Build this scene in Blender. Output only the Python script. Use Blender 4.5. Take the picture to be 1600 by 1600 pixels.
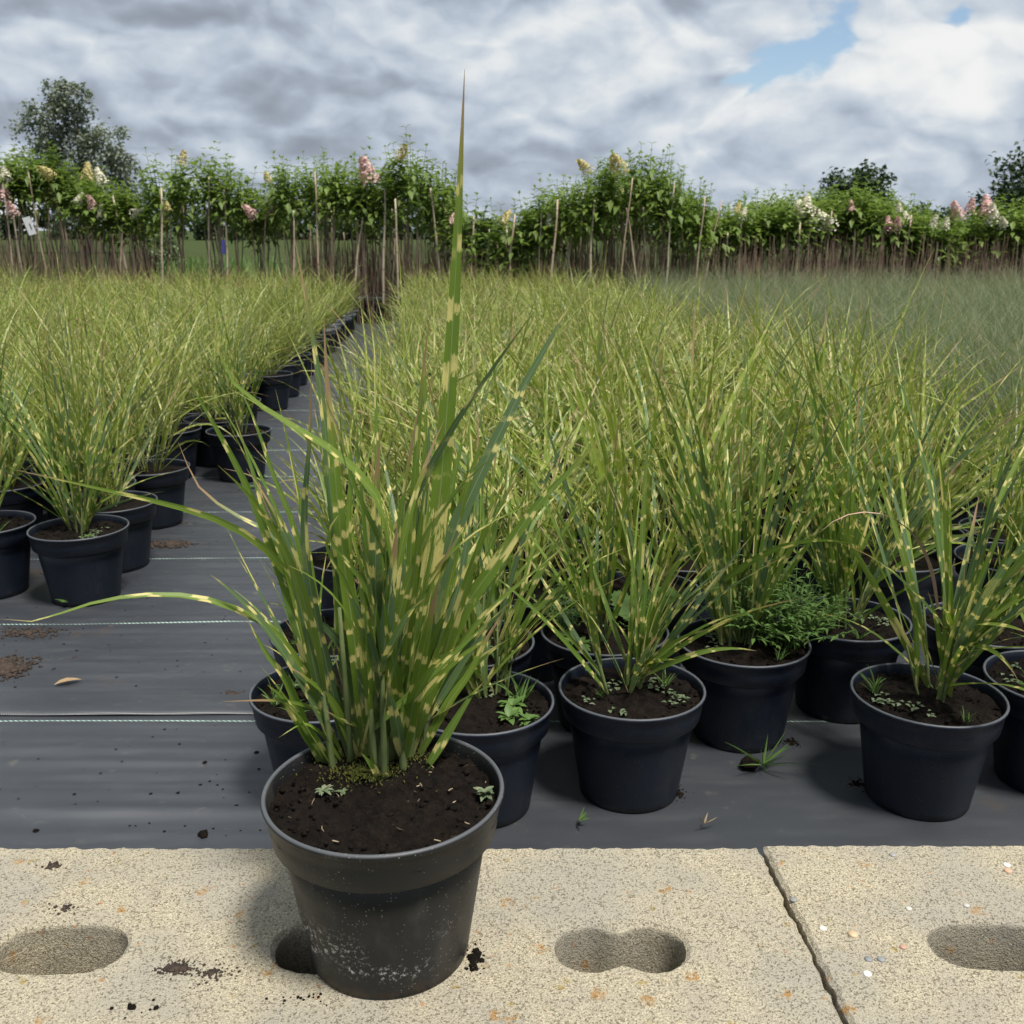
import bpy, bmesh, math, random
import numpy as np
from mathutils import Vector, Matrix, noise as mnoise

for o in list(bpy.data.objects): bpy.data.objects.remove(o, do_unlink=True)
scene = bpy.context.scene
COL = scene.collection
R = math.radians
random.seed(7)

# ------------------------------------------------------------------ camera, world, sun, exposure
CAM_H, PITCH, FPX = 0.868, R(15.4), 1600.0
cd = bpy.data.cameras.new('camera'); cam = bpy.data.objects.new('camera', cd); COL.objects.link(cam)
cam.location = (0, 0, CAM_H); cam.rotation_euler = (R(90) - PITCH, 0, 0)
cd.sensor_width = 36; cd.lens = 36; cd.clip_start = 0.02; cd.clip_end = 2000
cd.dof.use_dof = True; cd.dof.focus_distance = 1.25; cd.dof.aperture_fstop = 17
scene.camera = cam

SUN_EL, SUN_AZ = R(66), R(138)       # azimuth from +Y towards +X : high sun behind the photographer's right shoulder, veiled by cloud
sunvec = Vector((math.sin(SUN_AZ)*math.cos(SUN_EL), math.cos(SUN_AZ)*math.cos(SUN_EL), math.sin(SUN_EL)))
ld = bpy.data.lights.new('sun', 'SUN'); ld.energy = 4.3; ld.angle = R(12); ld.color = (1.0, 0.95, 0.86)
sun = bpy.data.objects.new('sun', ld); COL.objects.link(sun)
sun.location = sunvec*30; sun.rotation_euler = (-sunvec).to_track_quat('-Z', 'Y').to_euler()

cy = scene.cycles; cy.max_bounces = 4; cy.diffuse_bounces = 3; cy.glossy_bounces = 2; cy.transmission_bounces = 3; cy.caustics_reflective = False; cy.caustics_refractive = False
scene.view_settings.view_transform = 'Standard'; scene.view_settings.look = 'None'
scene.view_settings.exposure = 0.42; scene.view_settings.gamma = 1.0

class NT:
    def __init__(s, tree): s.t = tree; s.n = tree.nodes; s.l = tree.links
    def node(s, typ, **kw):
        n = s.n.new(typ)
        for k, v in kw.items():
            if k.startswith('i_'):
                k = k[2:]; k = int(k) if k.isdigit() else k.replace('_', ' ')
                s.put(n.inputs[k], v)
            else: setattr(n, k, v)
        return n
    def put(s, inp, v):
        if hasattr(v, 'is_output'): s.l.new(v, inp)
        else: inp.default_value = v
    def math(s, op, a, b=None, c=None, clamp=False):
        n = s.n.new('ShaderNodeMath'); n.operation = op; n.use_clamp = clamp
        s.put(n.inputs[0], a)
        if b is not None: s.put(n.inputs[1], b)
        if c is not None: s.put(n.inputs[2], c)
        return n.outputs[0]
    def mix(s, f, a, b, mode='MIX'):
        n = s.n.new('ShaderNodeMix'); n.data_type = 'RGBA'; n.blend_type = mode
        s.put(n.inputs[0], f)
        for i, v in ((6, a), (7, b)):
            if not hasattr(v, 'is_output') and len(v) == 3: v = (*v, 1)
            s.put(n.inputs[i], v)
        return n.outputs[2]
    def ss(s, v, lo, hi, a=0.0, b=1.0):
        n = s.n.new('ShaderNodeMapRange'); n.interpolation_type = 'SMOOTHSTEP'
        s.put(n.inputs[0], v); s.put(n.inputs[1], lo); s.put(n.inputs[2], hi); s.put(n.inputs[3], a); s.put(n.inputs[4], b)
        return n.outputs[0]
    def noise(s, vec, scale, detail=4, rough=.5, dist=0.0, dim='3D', w=None):
        n = s.n.new('ShaderNodeTexNoise'); n.noise_dimensions = dim
        if vec is not None: s.put(n.inputs['Vector'], vec)
        n.inputs['Scale'].default_value = scale; n.inputs['Detail'].default_value = detail
        n.inputs['Roughness'].default_value = rough; n.inputs['Distortion'].default_value = dist
        if w is not None: n.inputs['W'].default_value = w
        return n.outputs[0]
    def voro(s, vec, scale, feature='F1', rnd=1.0):
        n = s.n.new('ShaderNodeTexVoronoi'); n.feature = feature
        s.put(n.inputs['Vector'], vec); n.inputs['Scale'].default_value = scale; n.inputs['Randomness'].default_value = rnd
        return n
    def vmul(s, v, c):
        n = s.n.new('ShaderNodeVectorMath'); n.operation = 'MULTIPLY'; s.put(n.inputs[0], v); n.inputs[1].default_value = c
        return n.outputs[0]
    def vadd(s, v, c):
        n = s.n.new('ShaderNodeVectorMath'); n.operation = 'ADD'; s.put(n.inputs[0], v); s.put(n.inputs[1], c)
        return n.outputs[0]

world = bpy.data.worlds.new('World'); scene.world = world; world.use_nodes = True
W = NT(world.node_tree); W.n.clear()
sky = W.node('ShaderNodeTexSky'); sky.sky_type = 'NISHITA'; sky.sun_disc = False
sky.sun_elevation = SUN_EL; sky.sun_rotation = SUN_AZ; sky.air_density = 1.0; sky.dust_density = 0.8; sky.ozone_density = 1.5
tc = W.node('ShaderNodeTexCoord')
CLOUD_SEED = 14.2
dirv = W.vmul(tc.outputs['Generated'], (1.0, 1.0, 1.75))
wz = W.n.new('ShaderNodeTexNoise'); wz.inputs['Scale'].default_value = 6.0; wz.inputs['Detail'].default_value = 3; W.put(wz.inputs['Vector'], W.vadd(dirv, (CLOUD_SEED, 1.7, 0)))
warp = W.vmul(W.vadd(wz.outputs['Color'], (-.5, -.5, -.5)), (.22, .22, .22))
def cfield(vec, seed):
    """cumulus: smooth base field plus domed billows at three sizes"""
    f = W.noise(vec, 2.9, 7, .56, 0.0, '4D', seed)
    wv = W.vadd(vec, warp)
    for sc, am in ((4.2, -.32), (10.0, -.18), (24.0, -.08)):
        vo = W.voro(W.vadd(wv, (seed*1.31, seed*.7, seed)), sc); f = W.math('MULTIPLY_ADD', W.math('POWER', vo.outputs['Distance'], 1.6), am, f)
    return f
n1 = cfield(dirv, CLOUD_SEED)
n1b = cfield(W.vadd(dirv, (0.008, 0.0, 0.030)), CLOUD_SEED)
nlow = W.noise(dirv, 2.0, 3, .5, .2, '4D', CLOUD_SEED+5)
relief = W.math('SUBTRACT', n1, n1b)
shade = W.math('MULTIPLY_ADD', relief, 2.7, W.math('MULTIPLY_ADD', nlow, 1.8, -.425))
shade = W.ss(shade, -.10, 1.0)
ramp = W.node('ShaderNodeValToRGB'); W.put(ramp.inputs[0], shade)
cr = ramp.color_ramp
cr.elements[0].position = 0.0; cr.elements[0].color = (2.1, 2.35, 2.8, 1)
cr.elements[1].position = 1.0; cr.elements[1].color = (6.6, 6.65, 6.6, 1)
for p, c in ((.25, (2.8, 3.2, 3.8, 1)), (.48, (3.7, 4.2, 4.9, 1)), (.72, (4.7, 5.15, 5.6, 1))):
    e = cr.elements.new(p); e.color = c
sxyz = W.node('ShaderNodeSeparateXYZ'); W.l.new(tc.outputs['Generated'], sxyz.inputs[0])
thick = W.ss(sxyz.outputs[2], .02, .13, .22, 0.0)      # low clouds overlap along the line of sight
cover = W.ss(W.math('ADD', n1, thick), 0.045, 0.105)
skyc = W.mix(cover, sky.outputs[0], ramp.outputs[0])
world.cycles.sampling_method = 'NONE'
bg = W.node('ShaderNodeBackground'); W.put(bg.inputs[0], skyc); bg.inputs[1].default_value = 0.1
wo = W.node('ShaderNodeOutputWorld'); W.l.new(bg.outputs[0], wo.inputs[0])

# ------------------------------------------------------------------ pixel -> world (photograph pixels, 1600 wide)
cp, sp = math.cos(PITCH), math.sin(PITCH)
def ray(x, y):
    a = (x-800)/FPX; b = (800-y)/FPX
    return Vector((a, cp + b*sp, -sp + b*cp))
def on_plane(x, y, z=0.0):
    r = ray(x, y); t = (z - CAM_H)/r.z
    return Vector((0, 0, CAM_H)) + r*t
def at_depth(x, y, Y):
    r = ray(x, y); return Vector((0, 0, CAM_H)) + r*(Y/r.y)
def to_px(p):
    v = Vector(p) - Vector((0, 0, CAM_H))
    d = v.y*cp - v.z*sp; u = v.y*sp + v.z*cp
    return 800 + v.x/d*FPX, 800 - u/d*FPX

# ------------------------------------------------------------------ object helpers
def mk(name, mesh, parent=None, loc=None, rot=None, scale=None):
    o = bpy.data.objects.new(name, mesh); COL.objects.link(o)
    if parent is not None: o.parent = parent
    if loc is not None: o.location = loc
    if rot is not None: o.rotation_euler = rot
    if scale is not None: o.scale = (scale,)*3 if isinstance(scale, (int, float)) else scale
    return o
def tag(o, label=None, cat=None, group=None, kind=None):
    if label: o['label'] = label
    if cat: o['category'] = cat
    if group: o['group'] = group
    if kind: o['kind'] = kind
    return o
def thing(name, loc=(0, 0, 0), rz=0.0, label=None, cat=None, group=None):
    o = mk(name, None, None, loc, (0, 0, rz)); o.empty_display_size = .05
    return tag(o, label, cat, group)
def copy_tree(o, parent=None):
    c = o.copy(); COL.objects.link(c); c.parent = parent
    for ch in o.children: copy_tree(ch, c)
    return c
def mesh(name, v, f, mat=None, smooth=True, leaf=None):
    me = bpy.data.meshes.new(name); me.from_pydata(v, [], f)
    if mat: me.materials.append(mat)
    if smooth: me.polygons.foreach_set('use_smooth', [True]*len(me.polygons))
    if leaf is not None:
        at = me.attributes.new('leaf', 'FLOAT_COLOR', 'POINT')
        at.data.foreach_set('color', np.asarray(leaf, dtype=np.float32).ravel())
    me.update(); return me

# ------------------------------------------------------------------ materials
def newmat(name):
    m = bpy.data.materials.new(name); m.use_nodes = True
    t = NT(m.node_tree); b = m.node_tree.nodes['Principled BSDF']
    return m, t, b
def objco(t): return t.node('ShaderNodeTexCoord').outputs['Object']
def bump(t, b, h, strength=.5, dist=.01):
    n = t.node('ShaderNodeBump'); n.inputs['Strength'].default_value = strength; n.inputs['Distance'].default_value = dist
    t.put(n.inputs['Height'], h); t.l.new(n.outputs[0], b.inputs['Normal']); return n

def leaf_material(name, ga, gb, gc, cover=.27, period=.054, skip=.3, simple=False, trans=.38, rough=.42, yellow=(.80, .71, .27)):
    m, t, b = newmat(name)
    at = t.node('ShaderNodeAttribute', attribute_name='leaf')
    sep = t.node('ShaderNodeSeparateColor'); t.l.new(at.outputs['Color'], sep.inputs[0])
    v, u, tt, rnd = sep.outputs[0], sep.outputs[1], sep.outputs[2], at.outputs['Alpha']
    comb = t.node('ShaderNodeCombineXYZ'); t.put(comb.inputs[0], v); t.put(comb.inputs[1], t.math('MULTIPLY', rnd, 37.0))
    jit = t.noise(comb.outputs[0], 11.0, 0, .5)
    comb2 = t.node('ShaderNodeCombineXYZ'); t.put(comb2.inputs[0], t.math('MULTIPLY', v, 90.0)); t.put(comb2.inputs[1], t.math('MULTIPLY', u, 7.0)); t.put(comb2.inputs[2], t.math('MULTIPLY', rnd, 91.0))
    fr = t.noise(comb2.outputs[0], 1.0, 0 if simple else 3, .65)
    x = t.math('MULTIPLY_ADD', jit, 2.6, t.math('DIVIDE', v, period))
    x = t.math('ADD', x, t.math('MULTIPLY', rnd, 13.7))
    side = t.math('GREATER_THAN', u, .5)
    x = t.math('MULTIPLY_ADD', side, .13, x)
    f = t.math('ADD', t.math('FRACT', x), t.math('MULTIPLY_ADD', fr, .34, -.17))
    cell = t.math('FLOOR', x)
    wn = t.node('ShaderNodeTexWhiteNoise'); wn.noise_dimensions = '2D'
    cb = t.node('ShaderNodeCombineXYZ'); t.put(cb.inputs[0], cell); t.put(cb.inputs[1], t.math('MULTIPLY_ADD', side, .37, t.math('MULTIPLY', rnd, 500.0))); t.l.new(cb.outputs[0], wn.inputs['Vector'])
    sw = t.node('ShaderNodeSeparateColor'); t.l.new(wn.outputs['Color'], sw.inputs[0])
    cv_ = t.math('MULTIPLY_ADD', t.math('POWER', sw.outputs[1], 3.0), cover*.9, cover*.62)
    up = t.ss(f, .02, .05); dn = t.ss(f, cv_, t.math('ADD', cv_, .04), 1.0, 0.0)
    band = t.math('MULTIPLY', t.math('MULTIPLY', up, dn), t.math('GREATER_THAN', wn.outputs['Value'], skip))
    mid = t.math('ABSOLUTE', t.math('SUBTRACT', u, .5))
    band = t.math('MULTIPLY', band, t.ss(mid, .02, .10, .35, 1.0))
    # base green : between three tones
    col = t.mix(t.ss(rnd, .1, .7), ga, gb)
    col = t.mix(t.ss(rnd, .66, .86), col, gc)
    if simple:
        oi = t.node('ShaderNodeObjectInfo'); col = t.mix(t.math('MULTIPLY', oi.outputs['Random'], .40), col, (.24, .22, .06))
    if not simple:
        strk = t.noise(comb2.outputs[0], .5, 2, .5)
        col = t.mix(t.math('MULTIPLY', strk, .35), col, tuple(c*.55 for c in ga))
    yb = t.mix(fr, yellow, tuple(c*.72 for c in yellow))
    brn = t.ss(fr, .66, .74, 0.0, .75)
    yb = t.mix(t.math('MULTIPLY', brn, t.math('GREATER_THAN', t.math('FRACT', t.math('MULTIPLY', rnd, 7.0)), .6)), yb, (.30, .13, .05))
    col = t.mix(band, col, yb)
    col = t.mix(t.ss(mid, .02, .05, .38, 0.0), col, (.36, .40, .25))
    # yellowing and drying towards the tip, olive sheath at the base
    dry = t.math('FRACT', t.math('MULTIPLY', rnd, 17.3))
    e0 = t.math('MULTIPLY_ADD', t.math('POWER', dry, 5.0), -.26, .985)
    col = t.mix(t.ss(tt, t.math('SUBTRACT', e0, .10), e0, 0.0, .6), col, (.33, .30, .08))
    col = t.mix(t.ss(t.math('ADD', tt, t.math('MULTIPLY', fr, .06)), e0, t.math('ADD', e0, .08)), col, (.36, .24, .14))
    col = t.mix(t.ss(tt, .02, .16, .55, 0.0), col, (.14, .16, .055))
    b.inputs['Roughness'].default_value = rough
    b.inputs['Specular IOR Level'].default_value = .38
    t.put(b.inputs['Base Color'], col)
    if not simple: bump(t, b, t.math('SINE', t.math('MULTIPLY', u, 44.0)), .12, .0006)
    tr = t.node('ShaderNodeBsdfTranslucent'); t.put(tr.inputs[0], t.mix(.5, col, (1.0, 1.0, .35), 'MULTIPLY'))
    ms = t.node('ShaderNodeMixShader'); ms.inputs[0].default_value = trans
    t.l.new(b.outputs[0], ms.inputs[1]); t.l.new(tr.outputs[0], ms.inputs[2])
    t.l.new(ms.outputs[0], m.node_tree.nodes['Material Output'].inputs[0])
    return m
M = {}
M['zebra'] = leaf_material('zebra_leaf', (.125, .215, .034), (.185, .275, .036), (.105, .175, .082), skip=.18)
M['zebra_bed'] = leaf_material('zebra_leaf_bed', (.225, .325, .050), (.295, .375, .056), (.135, .220, .095), cover=.33, period=.043, skip=.25, simple=True, yellow=(.72, .67, .31))

def foliage_material(name, ca, cb, trans=.35, rough=.5, var=6.0):
    m, t, b = newmat(name)
    at = t.node('ShaderNodeAttribute', attribute_name='leaf')
    oi = t.node('ShaderNodeObjectInfo')
    r = t.math('MULTIPLY_ADD', oi.outputs['Random'], .35, t.math('MULTIPLY', at.outputs['Alpha'], .7))
    col = t.mix(r, ca, cb)
    t.put(b.inputs['Base Color'], col); b.inputs['Roughness'].default_value = rough; b.inputs['Specular IOR Level'].default_value = .35
    tr = t.node('ShaderNodeBsdfTranslucent'); t.put(tr.inputs[0], t.mix(.5, col, (.9, 1.0, .3), 'MULTIPLY'))
    ms = t.node('ShaderNodeMixShader'); ms.inputs[0].default_value = trans
    t.l.new(b.outputs[0], ms.inputs[1]); t.l.new(tr.outputs[0], ms.inputs[2])
    t.l.new(ms.outputs[0], m.node_tree.nodes['Material Output'].inputs[0])
    return m
M['hydrangea'] = foliage_material('hydrangea_leaf', (.115, .185, .042), (.23, .315, .070), trans=.45)
M['fine'] = foliage_material('fine_grass', (.085, .125, .060), (.24, .30, .16), trans=.35)
M['fine_straw'] = foliage_material('straw', (.26, .20, .13), (.36, .29, .19), trans=.2)
M['weed'] = foliage_material('weed_leaf', (.07, .14, .03), (.13, .22, .06), trans=.25)
M['wort'] = foliage_material('liverwort', (.075, .11, .055), (.16, .20, .115), trans=.1)
M['moss'] = foliage_material('moss', (.035, .045, .006), (.085, .09, .012), trans=.1, rough=.9)
M['poplar'] = foliage_material('poplar_leaf', (.13, .16, .125), (.23, .26, .21), trans=.3)
M['darktree'] = foliage_material('dark_leaf', (.03, .055, .025), (.06, .095, .04), trans=.2)
M['fl_white'] = foliage_material('florets_white', (.60, .56, .42), (.80, .78, .66), trans=.2, rough=.7)
M['fl_pink'] = foliage_material('florets_pink', (.62, .36, .36), (.80, .58, .54), trans=.2, rough=.7)
M['fl_cream'] = foliage_material('florets_cream', (.50, .42, .17), (.66, .58, .30), trans=.2, rough=.7)

def bark(name, ca, cb, sc=30):
    m, t, b = newmat(name); co = objco(t)
    n = t.noise(t.vmul(co, (1, 1, .25)), sc, 4, .6)
    t.put(b.inputs['Base Color'], t.mix(t.ss(n, .3, .7), ca, cb)); b.inputs['Roughness'].default_value = .8
    bump(t, b, n, .4, .004); return m
M['stem'] = bark('woody_stem', (.10, .07, .05), (.24, .18, .13), 60)
def cane_mat():
    m, t, b = newmat('bamboo_cane'); co = objco(t)
    oi = t.node('ShaderNodeObjectInfo')
    n = t.noise(t.vmul(co, (1, 1, .15)), 40, 3, .6)
    col = t.mix(n, (.26, .17, .12), (.42, .31, .23))
    col = t.mix(t.math('MULTIPLY', oi.outputs['Random'], .7), col, (.42, .38, .28))
    sx = t.node('ShaderNodeSeparateXYZ'); t.l.new(co, sx.inputs[0])
    node = t.ss(t.math('ABSOLUTE', t.math('SUBTRACT', t.math('FRACT', t.math('MULTIPLY', sx.outputs[2], 5.0)), .5)), .03, .06, .6, 0.0)
    col = t.mix(node, col, (.14, .09, .06))
    t.put(b.inputs['Base Color'], col); b.inputs['Roughness'].default_value = .55; return m
M['cane'] = cane_mat()
M['culm'] = bark('grass_culm', (.07, .105, .03), (.13, .16, .055), 80)

def pot_mat(name, base, dirt):
    m, t, b = newmat(name); co = objco(t)
    sx = t.node('ShaderNodeSeparateXYZ'); t.l.new(co, sx.inputs[0])
    oi = t.node('ShaderNodeObjectInfo')
    off = t.node('ShaderNodeCombineXYZ'); t.put(off.inputs[0], t.math('MULTIPLY', oi.outputs['Random'], 9.0)); cv = t.vadd(co, off.outputs[0])
    n = t.noise(cv, 14, 5, .6)
    col = t.mix(n, tuple(c*.75 for c in base), tuple(c*1.4 for c in base))
    # dust film
    film = t.ss(t.noise(t.vmul(cv, (1, 1, .45)), 22, 6, .65), .48, .75, 0.0, .10*dirt)
    col = t.mix(film, col, (.30, .28, .24))
    # splashed specks
    vo = t.voro(cv, 300); spk = t.ss(vo.outputs['Distance'], .10, .20, 1.0, 0.0)
    gate = t.ss(t.noise(cv, 26, 3, .5), .38, .58)
    sep = t.node('ShaderNodeSeparateColor'); t.l.new(vo.outputs['Color'], sep.inputs[0])
    spk = t.math('MULTIPLY', t.math('MULTIPLY', spk, gate), t.math('GREATER_THAN', sep.outputs[0], .45))
    col = t.mix(t.math('MULTIPLY', spk, .6*dirt), col, (.50, .46, .38))
    lip = t.ss(sx.outputs[2], .1745, .1765, 0.0, .55)   # highlight along the lip, painted in as lighter grey
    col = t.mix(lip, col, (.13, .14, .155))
    # lime crust low on the wall
    if dirt > .8:
        low = t.math('MULTIPLY', t.ss(sx.outputs[2], .018, .035), t.ss(sx.outputs[2], .05, .085, 1.0, 0.0))
        cr_ = t.ss(t.noise(cv, 190, 6, .75, .3), .54, .60)
        big = t.ss(t.noise(cv, 13, 2, .5), .47, .60)
        col = t.mix(t.math('MULTIPLY', t.math('MULTIPLY', low, cr_), t.math('MULTIPLY', big, .8)), col, (.62, .62, .60))
        mud = t.math('MULTIPLY', t.ss(sx.outputs[2], .0, .022, 1.0, 0.0), t.ss(t.noise(cv, 40, 4, .6), .45, .6))
        col = t.mix(mud, col, (.035, .025, .018))
    t.put(b.inputs['Base Color'], col)
    t.put(b.inputs['Roughness'], t.math('MULTIPLY_ADD', n, .25, .34)); b.inputs['Specular IOR Level'].default_value = .32
    bump(t, b, t.noise(cv, 160, 3, .5), .10, .002)
    return m
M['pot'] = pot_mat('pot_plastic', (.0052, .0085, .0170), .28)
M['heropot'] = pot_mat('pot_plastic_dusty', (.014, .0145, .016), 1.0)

def soil_mat():
    m, t, b = newmat('peat_soil'); co = t.node('ShaderNodeTexCoord').outputs['Object']
    n = t.noise(co, 60, 8, .7); n2 = t.noise(co, 320, 4, .7)
    col = t.mix(t.ss(n, .35, .7), (.006, .0045, .0035), (.020, .0135, .0095))
    col = t.mix(t.ss(n2, .62, .75), col, (.07, .045, .03))
    vo = t.voro(co, 170); col = t.mix(t.math('MULTIPLY', t.ss(vo.outputs['Distance'], .08, .16, .6, 0.0), t.ss(n, .55, .65)), col, (.24, .19, .13))
    t.put(b.inputs['Base Color'], col); b.inputs['Roughness'].default_value = .95; b.inputs['Specular IOR Level'].default_value = .15
    bump(t, b, t.math('MULTIPLY_ADD', n2, .5, n), 1.0, .012); return m
M['soil'] = soil_mat()

def block_mat():
    m, t, b = newmat('lightweight_concrete'); co = objco(t)
    g1 = t.noise(co, 560, 3, .65); g2 = t.noise(co, 150, 4, .6); g3 = t.noise(co, 16, 5, .6); g4 = t.noise(co, 5.0, 4, .55)
    vg = t.voro(co, 330)
    col = t.mix(t.ss(g1, .35, .68), (.275, .240, .172), (.575, .515, .375))
    col = t.mix(t.ss(g3, .42, .70, 0.0, .65), col, (.34, .31, .25))
    col = t.mix(t.ss(g4, .44, .62, 0.0, .65), col, (.32, .30, .255))
    pore = t.ss(t.noise(co, 380, 3, .65), .33, .44, 1.0, 0.0)
    col = t.mix(t.math('MULTIPLY', pore, .85), col, (.20, .165, .11))
    grain = t.ss(vg.outputs['Distance'], .05, .25, .45, 0.0)
    sg = t.node('ShaderNodeSeparateColor'); t.l.new(vg.outputs['Color'], sg.inputs[0])
    col = t.mix(t.math('MULTIPLY', grain, t.math('GREATER_THAN', sg.outputs[1], .75)), col, (.75, .70, .58))
    col = t.mix(t.math('MULTIPLY', grain, t.math('LESS_THAN', sg.outputs[1], .16)), col, (.20, .15, .10))
    # orange and ochre lichen spots
    wob = t.node('ShaderNodeVectorMath'); wob.operation = 'ADD'
    wn = t.node('ShaderNodeTexNoise'); wn.inputs['Scale'].default_value = 90; t.put(wn.inputs['Vector'], co)
    t.l.new(co, wob.inputs[0]); t.put(wob.inputs[1], t.vmul(t.vadd(wn.outputs['Color'], (-.5, -.5, -.5)), (.012, .012, .012)))
    for sc, lo, hi, thr, c in ((22, .10, .24, .62, (.33, .17, .04)), (39, .10, .22, .70, (.30, .22, .06)), (62, .10, .22, .72, (.38, .19, .08)), (90, .12, .2, .80, (.16, .13, .10))):
        v2 = t.voro(wob.outputs[0], sc); s2 = t.node('ShaderNodeSeparateColor'); t.l.new(v2.outputs['Color'], s2.inputs[0])
        k = t.math('MULTIPLY', t.ss(v2.outputs['Distance'], lo, hi, 1.0, 0.0), t.math('GREATER_THAN', s2.outputs[0], thr))
        k = t.math('MULTIPLY', k, t.ss(g2, .42, .60))
        col = t.mix(t.math('MULTIPLY', k, .85), col, c)
    t.put(b.inputs['Base Color'], col); b.inputs['Roughness'].default_value = .92; b.inputs['Specular IOR Level'].default_value = .2
    h = t.math('MULTIPLY_ADD', g2, .9, g1); h = t.math('SUBTRACT', h, t.math('MULTIPLY', pore, .7))
    bump(t, b, h, .85, .0026); return m
M['block'] = block_mat()

def fabric_mat():
    m, t, b = newmat('woven_ground_cover'); co = objco(t)
    sx = t.node('ShaderNodeSeparateXYZ'); t.l.new(co, sx.inputs[0])
    wx = t.math('SINE', t.math('MULTIPLY', sx.outputs[0], 2*math.pi/.0042)); wy = t.math('SINE', t.math('MULTIPLY', sx.outputs[1], 2*math.pi/.0042))
    weave = t.math('MULTIPLY', wx, wy)
    n = t.noise(co, 2.2, 6, .6); n2 = t.noise(t.vmul(co, (.5, 3.0, 1)), 9, 5, .65)
    col = t.mix(n, (.026, .030, .038), (.043, .048, .058))
    col = t.mix(t.ss(n2, .45, .75, 0.0, .45), col, (.075, .079, .087))
    col = t.mix(t.math('MULTIPLY_ADD', weave, .16, .16), col, (.012, .014, .018))
    col = t.mix(t.ss(t.noise(co, 34, 6, .7), .60, .72, 0.0, .5), col, (.13, .115, .09))
    # brown stains where compost was spilled
    col = t.mix(t.ss(t.noise(co, 3.4, 5, .6), .60, .70, 0.0, .55), col, (.075, .052, .036))
    # marker yarns
    ph = t.math('ABSOLUTE', t.math('SUBTRACT', t.math('FRACT', t.math('DIVIDE', t.math('SUBTRACT', sx.outputs[1], 1.70-.2385), .477)), .5))
    line = t.math('LESS_THAN', ph, .0052)
    tw = t.math('SINE', t.math('MULTIPLY_ADD', sx.outputs[0], 2*math.pi/.0095, t.math('MULTIPLY', sx.outputs[1], 900.0)))
    lc = t.mix(t.ss(tw, -.2, .5), (.07, .20, .16), (.62, .70, .66))
    wear = t.ss(t.noise(co, 7, 5, .6), .35, .55, .25, .9)
    col = t.mix(t.math('MULTIPLY', line, wear), col, lc)
    t.put(b.inputs['Base Color'], col); t.put(b.inputs['Roughness'], t.math('MULTIPLY_ADD', n2, .22, .30)); b.inputs['Specular IOR Level'].default_value = 1.0
    bump(t, b, t.math('MULTIPLY_ADD', line, 1.2, weave), .35, .0012); return m
M['fabric'] = fabric_mat()

def ground_mat():
    m, t, b = newmat('field_ground'); co = objco(t)
    n = t.noise(co, .6, 8, .65); n2 = t.noise(co, 9, 6, .7)
    col = t.mix(t.ss(n, .35, .62), (.060, .062, .030), (.055, .090, .025))
    col = t.mix(t.math('MULTIPLY', n2, .5), col, (.03, .04, .015))
    t.put(b.inputs['Base Color'], col); b.inputs['Roughness'].default_value = 1.0; b.inputs['Specular IOR Level'].default_value = .05
    bump(t, b, n2, 1.0, .05); return m
M['ground'] = ground_mat()
def plain(name, c, rough=.6):
    m, t, b = newmat(name); co = objco(t)
    n = t.noise(co, 60, 4, .6)
    t.put(b.inputs['Base Color'], t.mix(n, tuple(x*.75 for x in c), tuple(min(1, x*1.2) for x in c))); b.inputs['Roughness'].default_value = rough
    return m
M['tag'] = plain('white_tag', (.75, .76, .78), .4)
M['ink'] = plain('tag_print', (.05, .05, .06), .6)
M['bluetag'] = plain('blue_tag', (.06, .08, .30), .4)
M['deadleaf'] = plain('dead_leaf', (.28, .19, .10), .8)

# ------------------------------------------------------------------ the setting
def grid_mesh(name, x0, x1, nx, y0, y1, ny, zf, mat):
    xs = np.linspace(x0, x1, nx+1); ys = np.linspace(y0, y1, ny+1)
    v = [(float(x), float(y), zf(float(x), float(y))) for y in ys for x in xs]
    f = [(j*(nx+1)+i, j*(nx+1)+i+1, (j+1)*(nx+1)+i+1, (j+1)*(nx+1)+i) for j in range(ny) for i in range(nx)]
    return mesh(name, v, f, mat)
g = mk('ground', mesh('ground', [(-900, -300, -.03), (900, -300, -.03), (900, 1500, -.03), (-900, 1500, -.03)], [(0, 1, 2, 3)], M['ground']))
tag(g, kind='structure')
def fabz(x, y):
    a = mnoise.noise(Vector((x*1.1, y*13.0, 2.0)))*.012 + mnoise.noise(Vector((x*.7, y*31.0, 9.0)))*.012 + mnoise.noise(Vector((x*1.5, y*70.0, 5.0)))*.003
    c = -.30 - .063*(y-1.47); lo = c-.62
    k = max(0.0, min(1.0, 1 - abs(x-(c+lo)/2)/.34)) ** .5 if abs(x-(c+lo)/2) < .34 else 0
    return .0035 + max(-.001, a*.6 + .002)*k
def fabric_sheet():
    ys = list(np.arange(.55, 4.2, .0065)) + list(np.arange(4.2, 12.61, .3)); xs = list(np.arange(-6.5, -2.4, .4)) + list(np.arange(-2.4, -.1, .045)) + list(np.arange(-.1, 6.6, .35))
    nx = len(xs); v = [(float(x), float(y), fabz(x, y) if y < 4.15 else .0035) for y in ys for x in xs]
    f = [(j*nx+i, j*nx+i+1, (j+1)*nx+i+1, (j+1)*nx+i) for j in range(len(ys)-1) for i in range(nx-1)]
    return mesh('ground_fabric', v, f, M['fabric'])
fb = mk('ground_fabric', fabric_sheet())
tag(fb, kind='structure')
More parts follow.
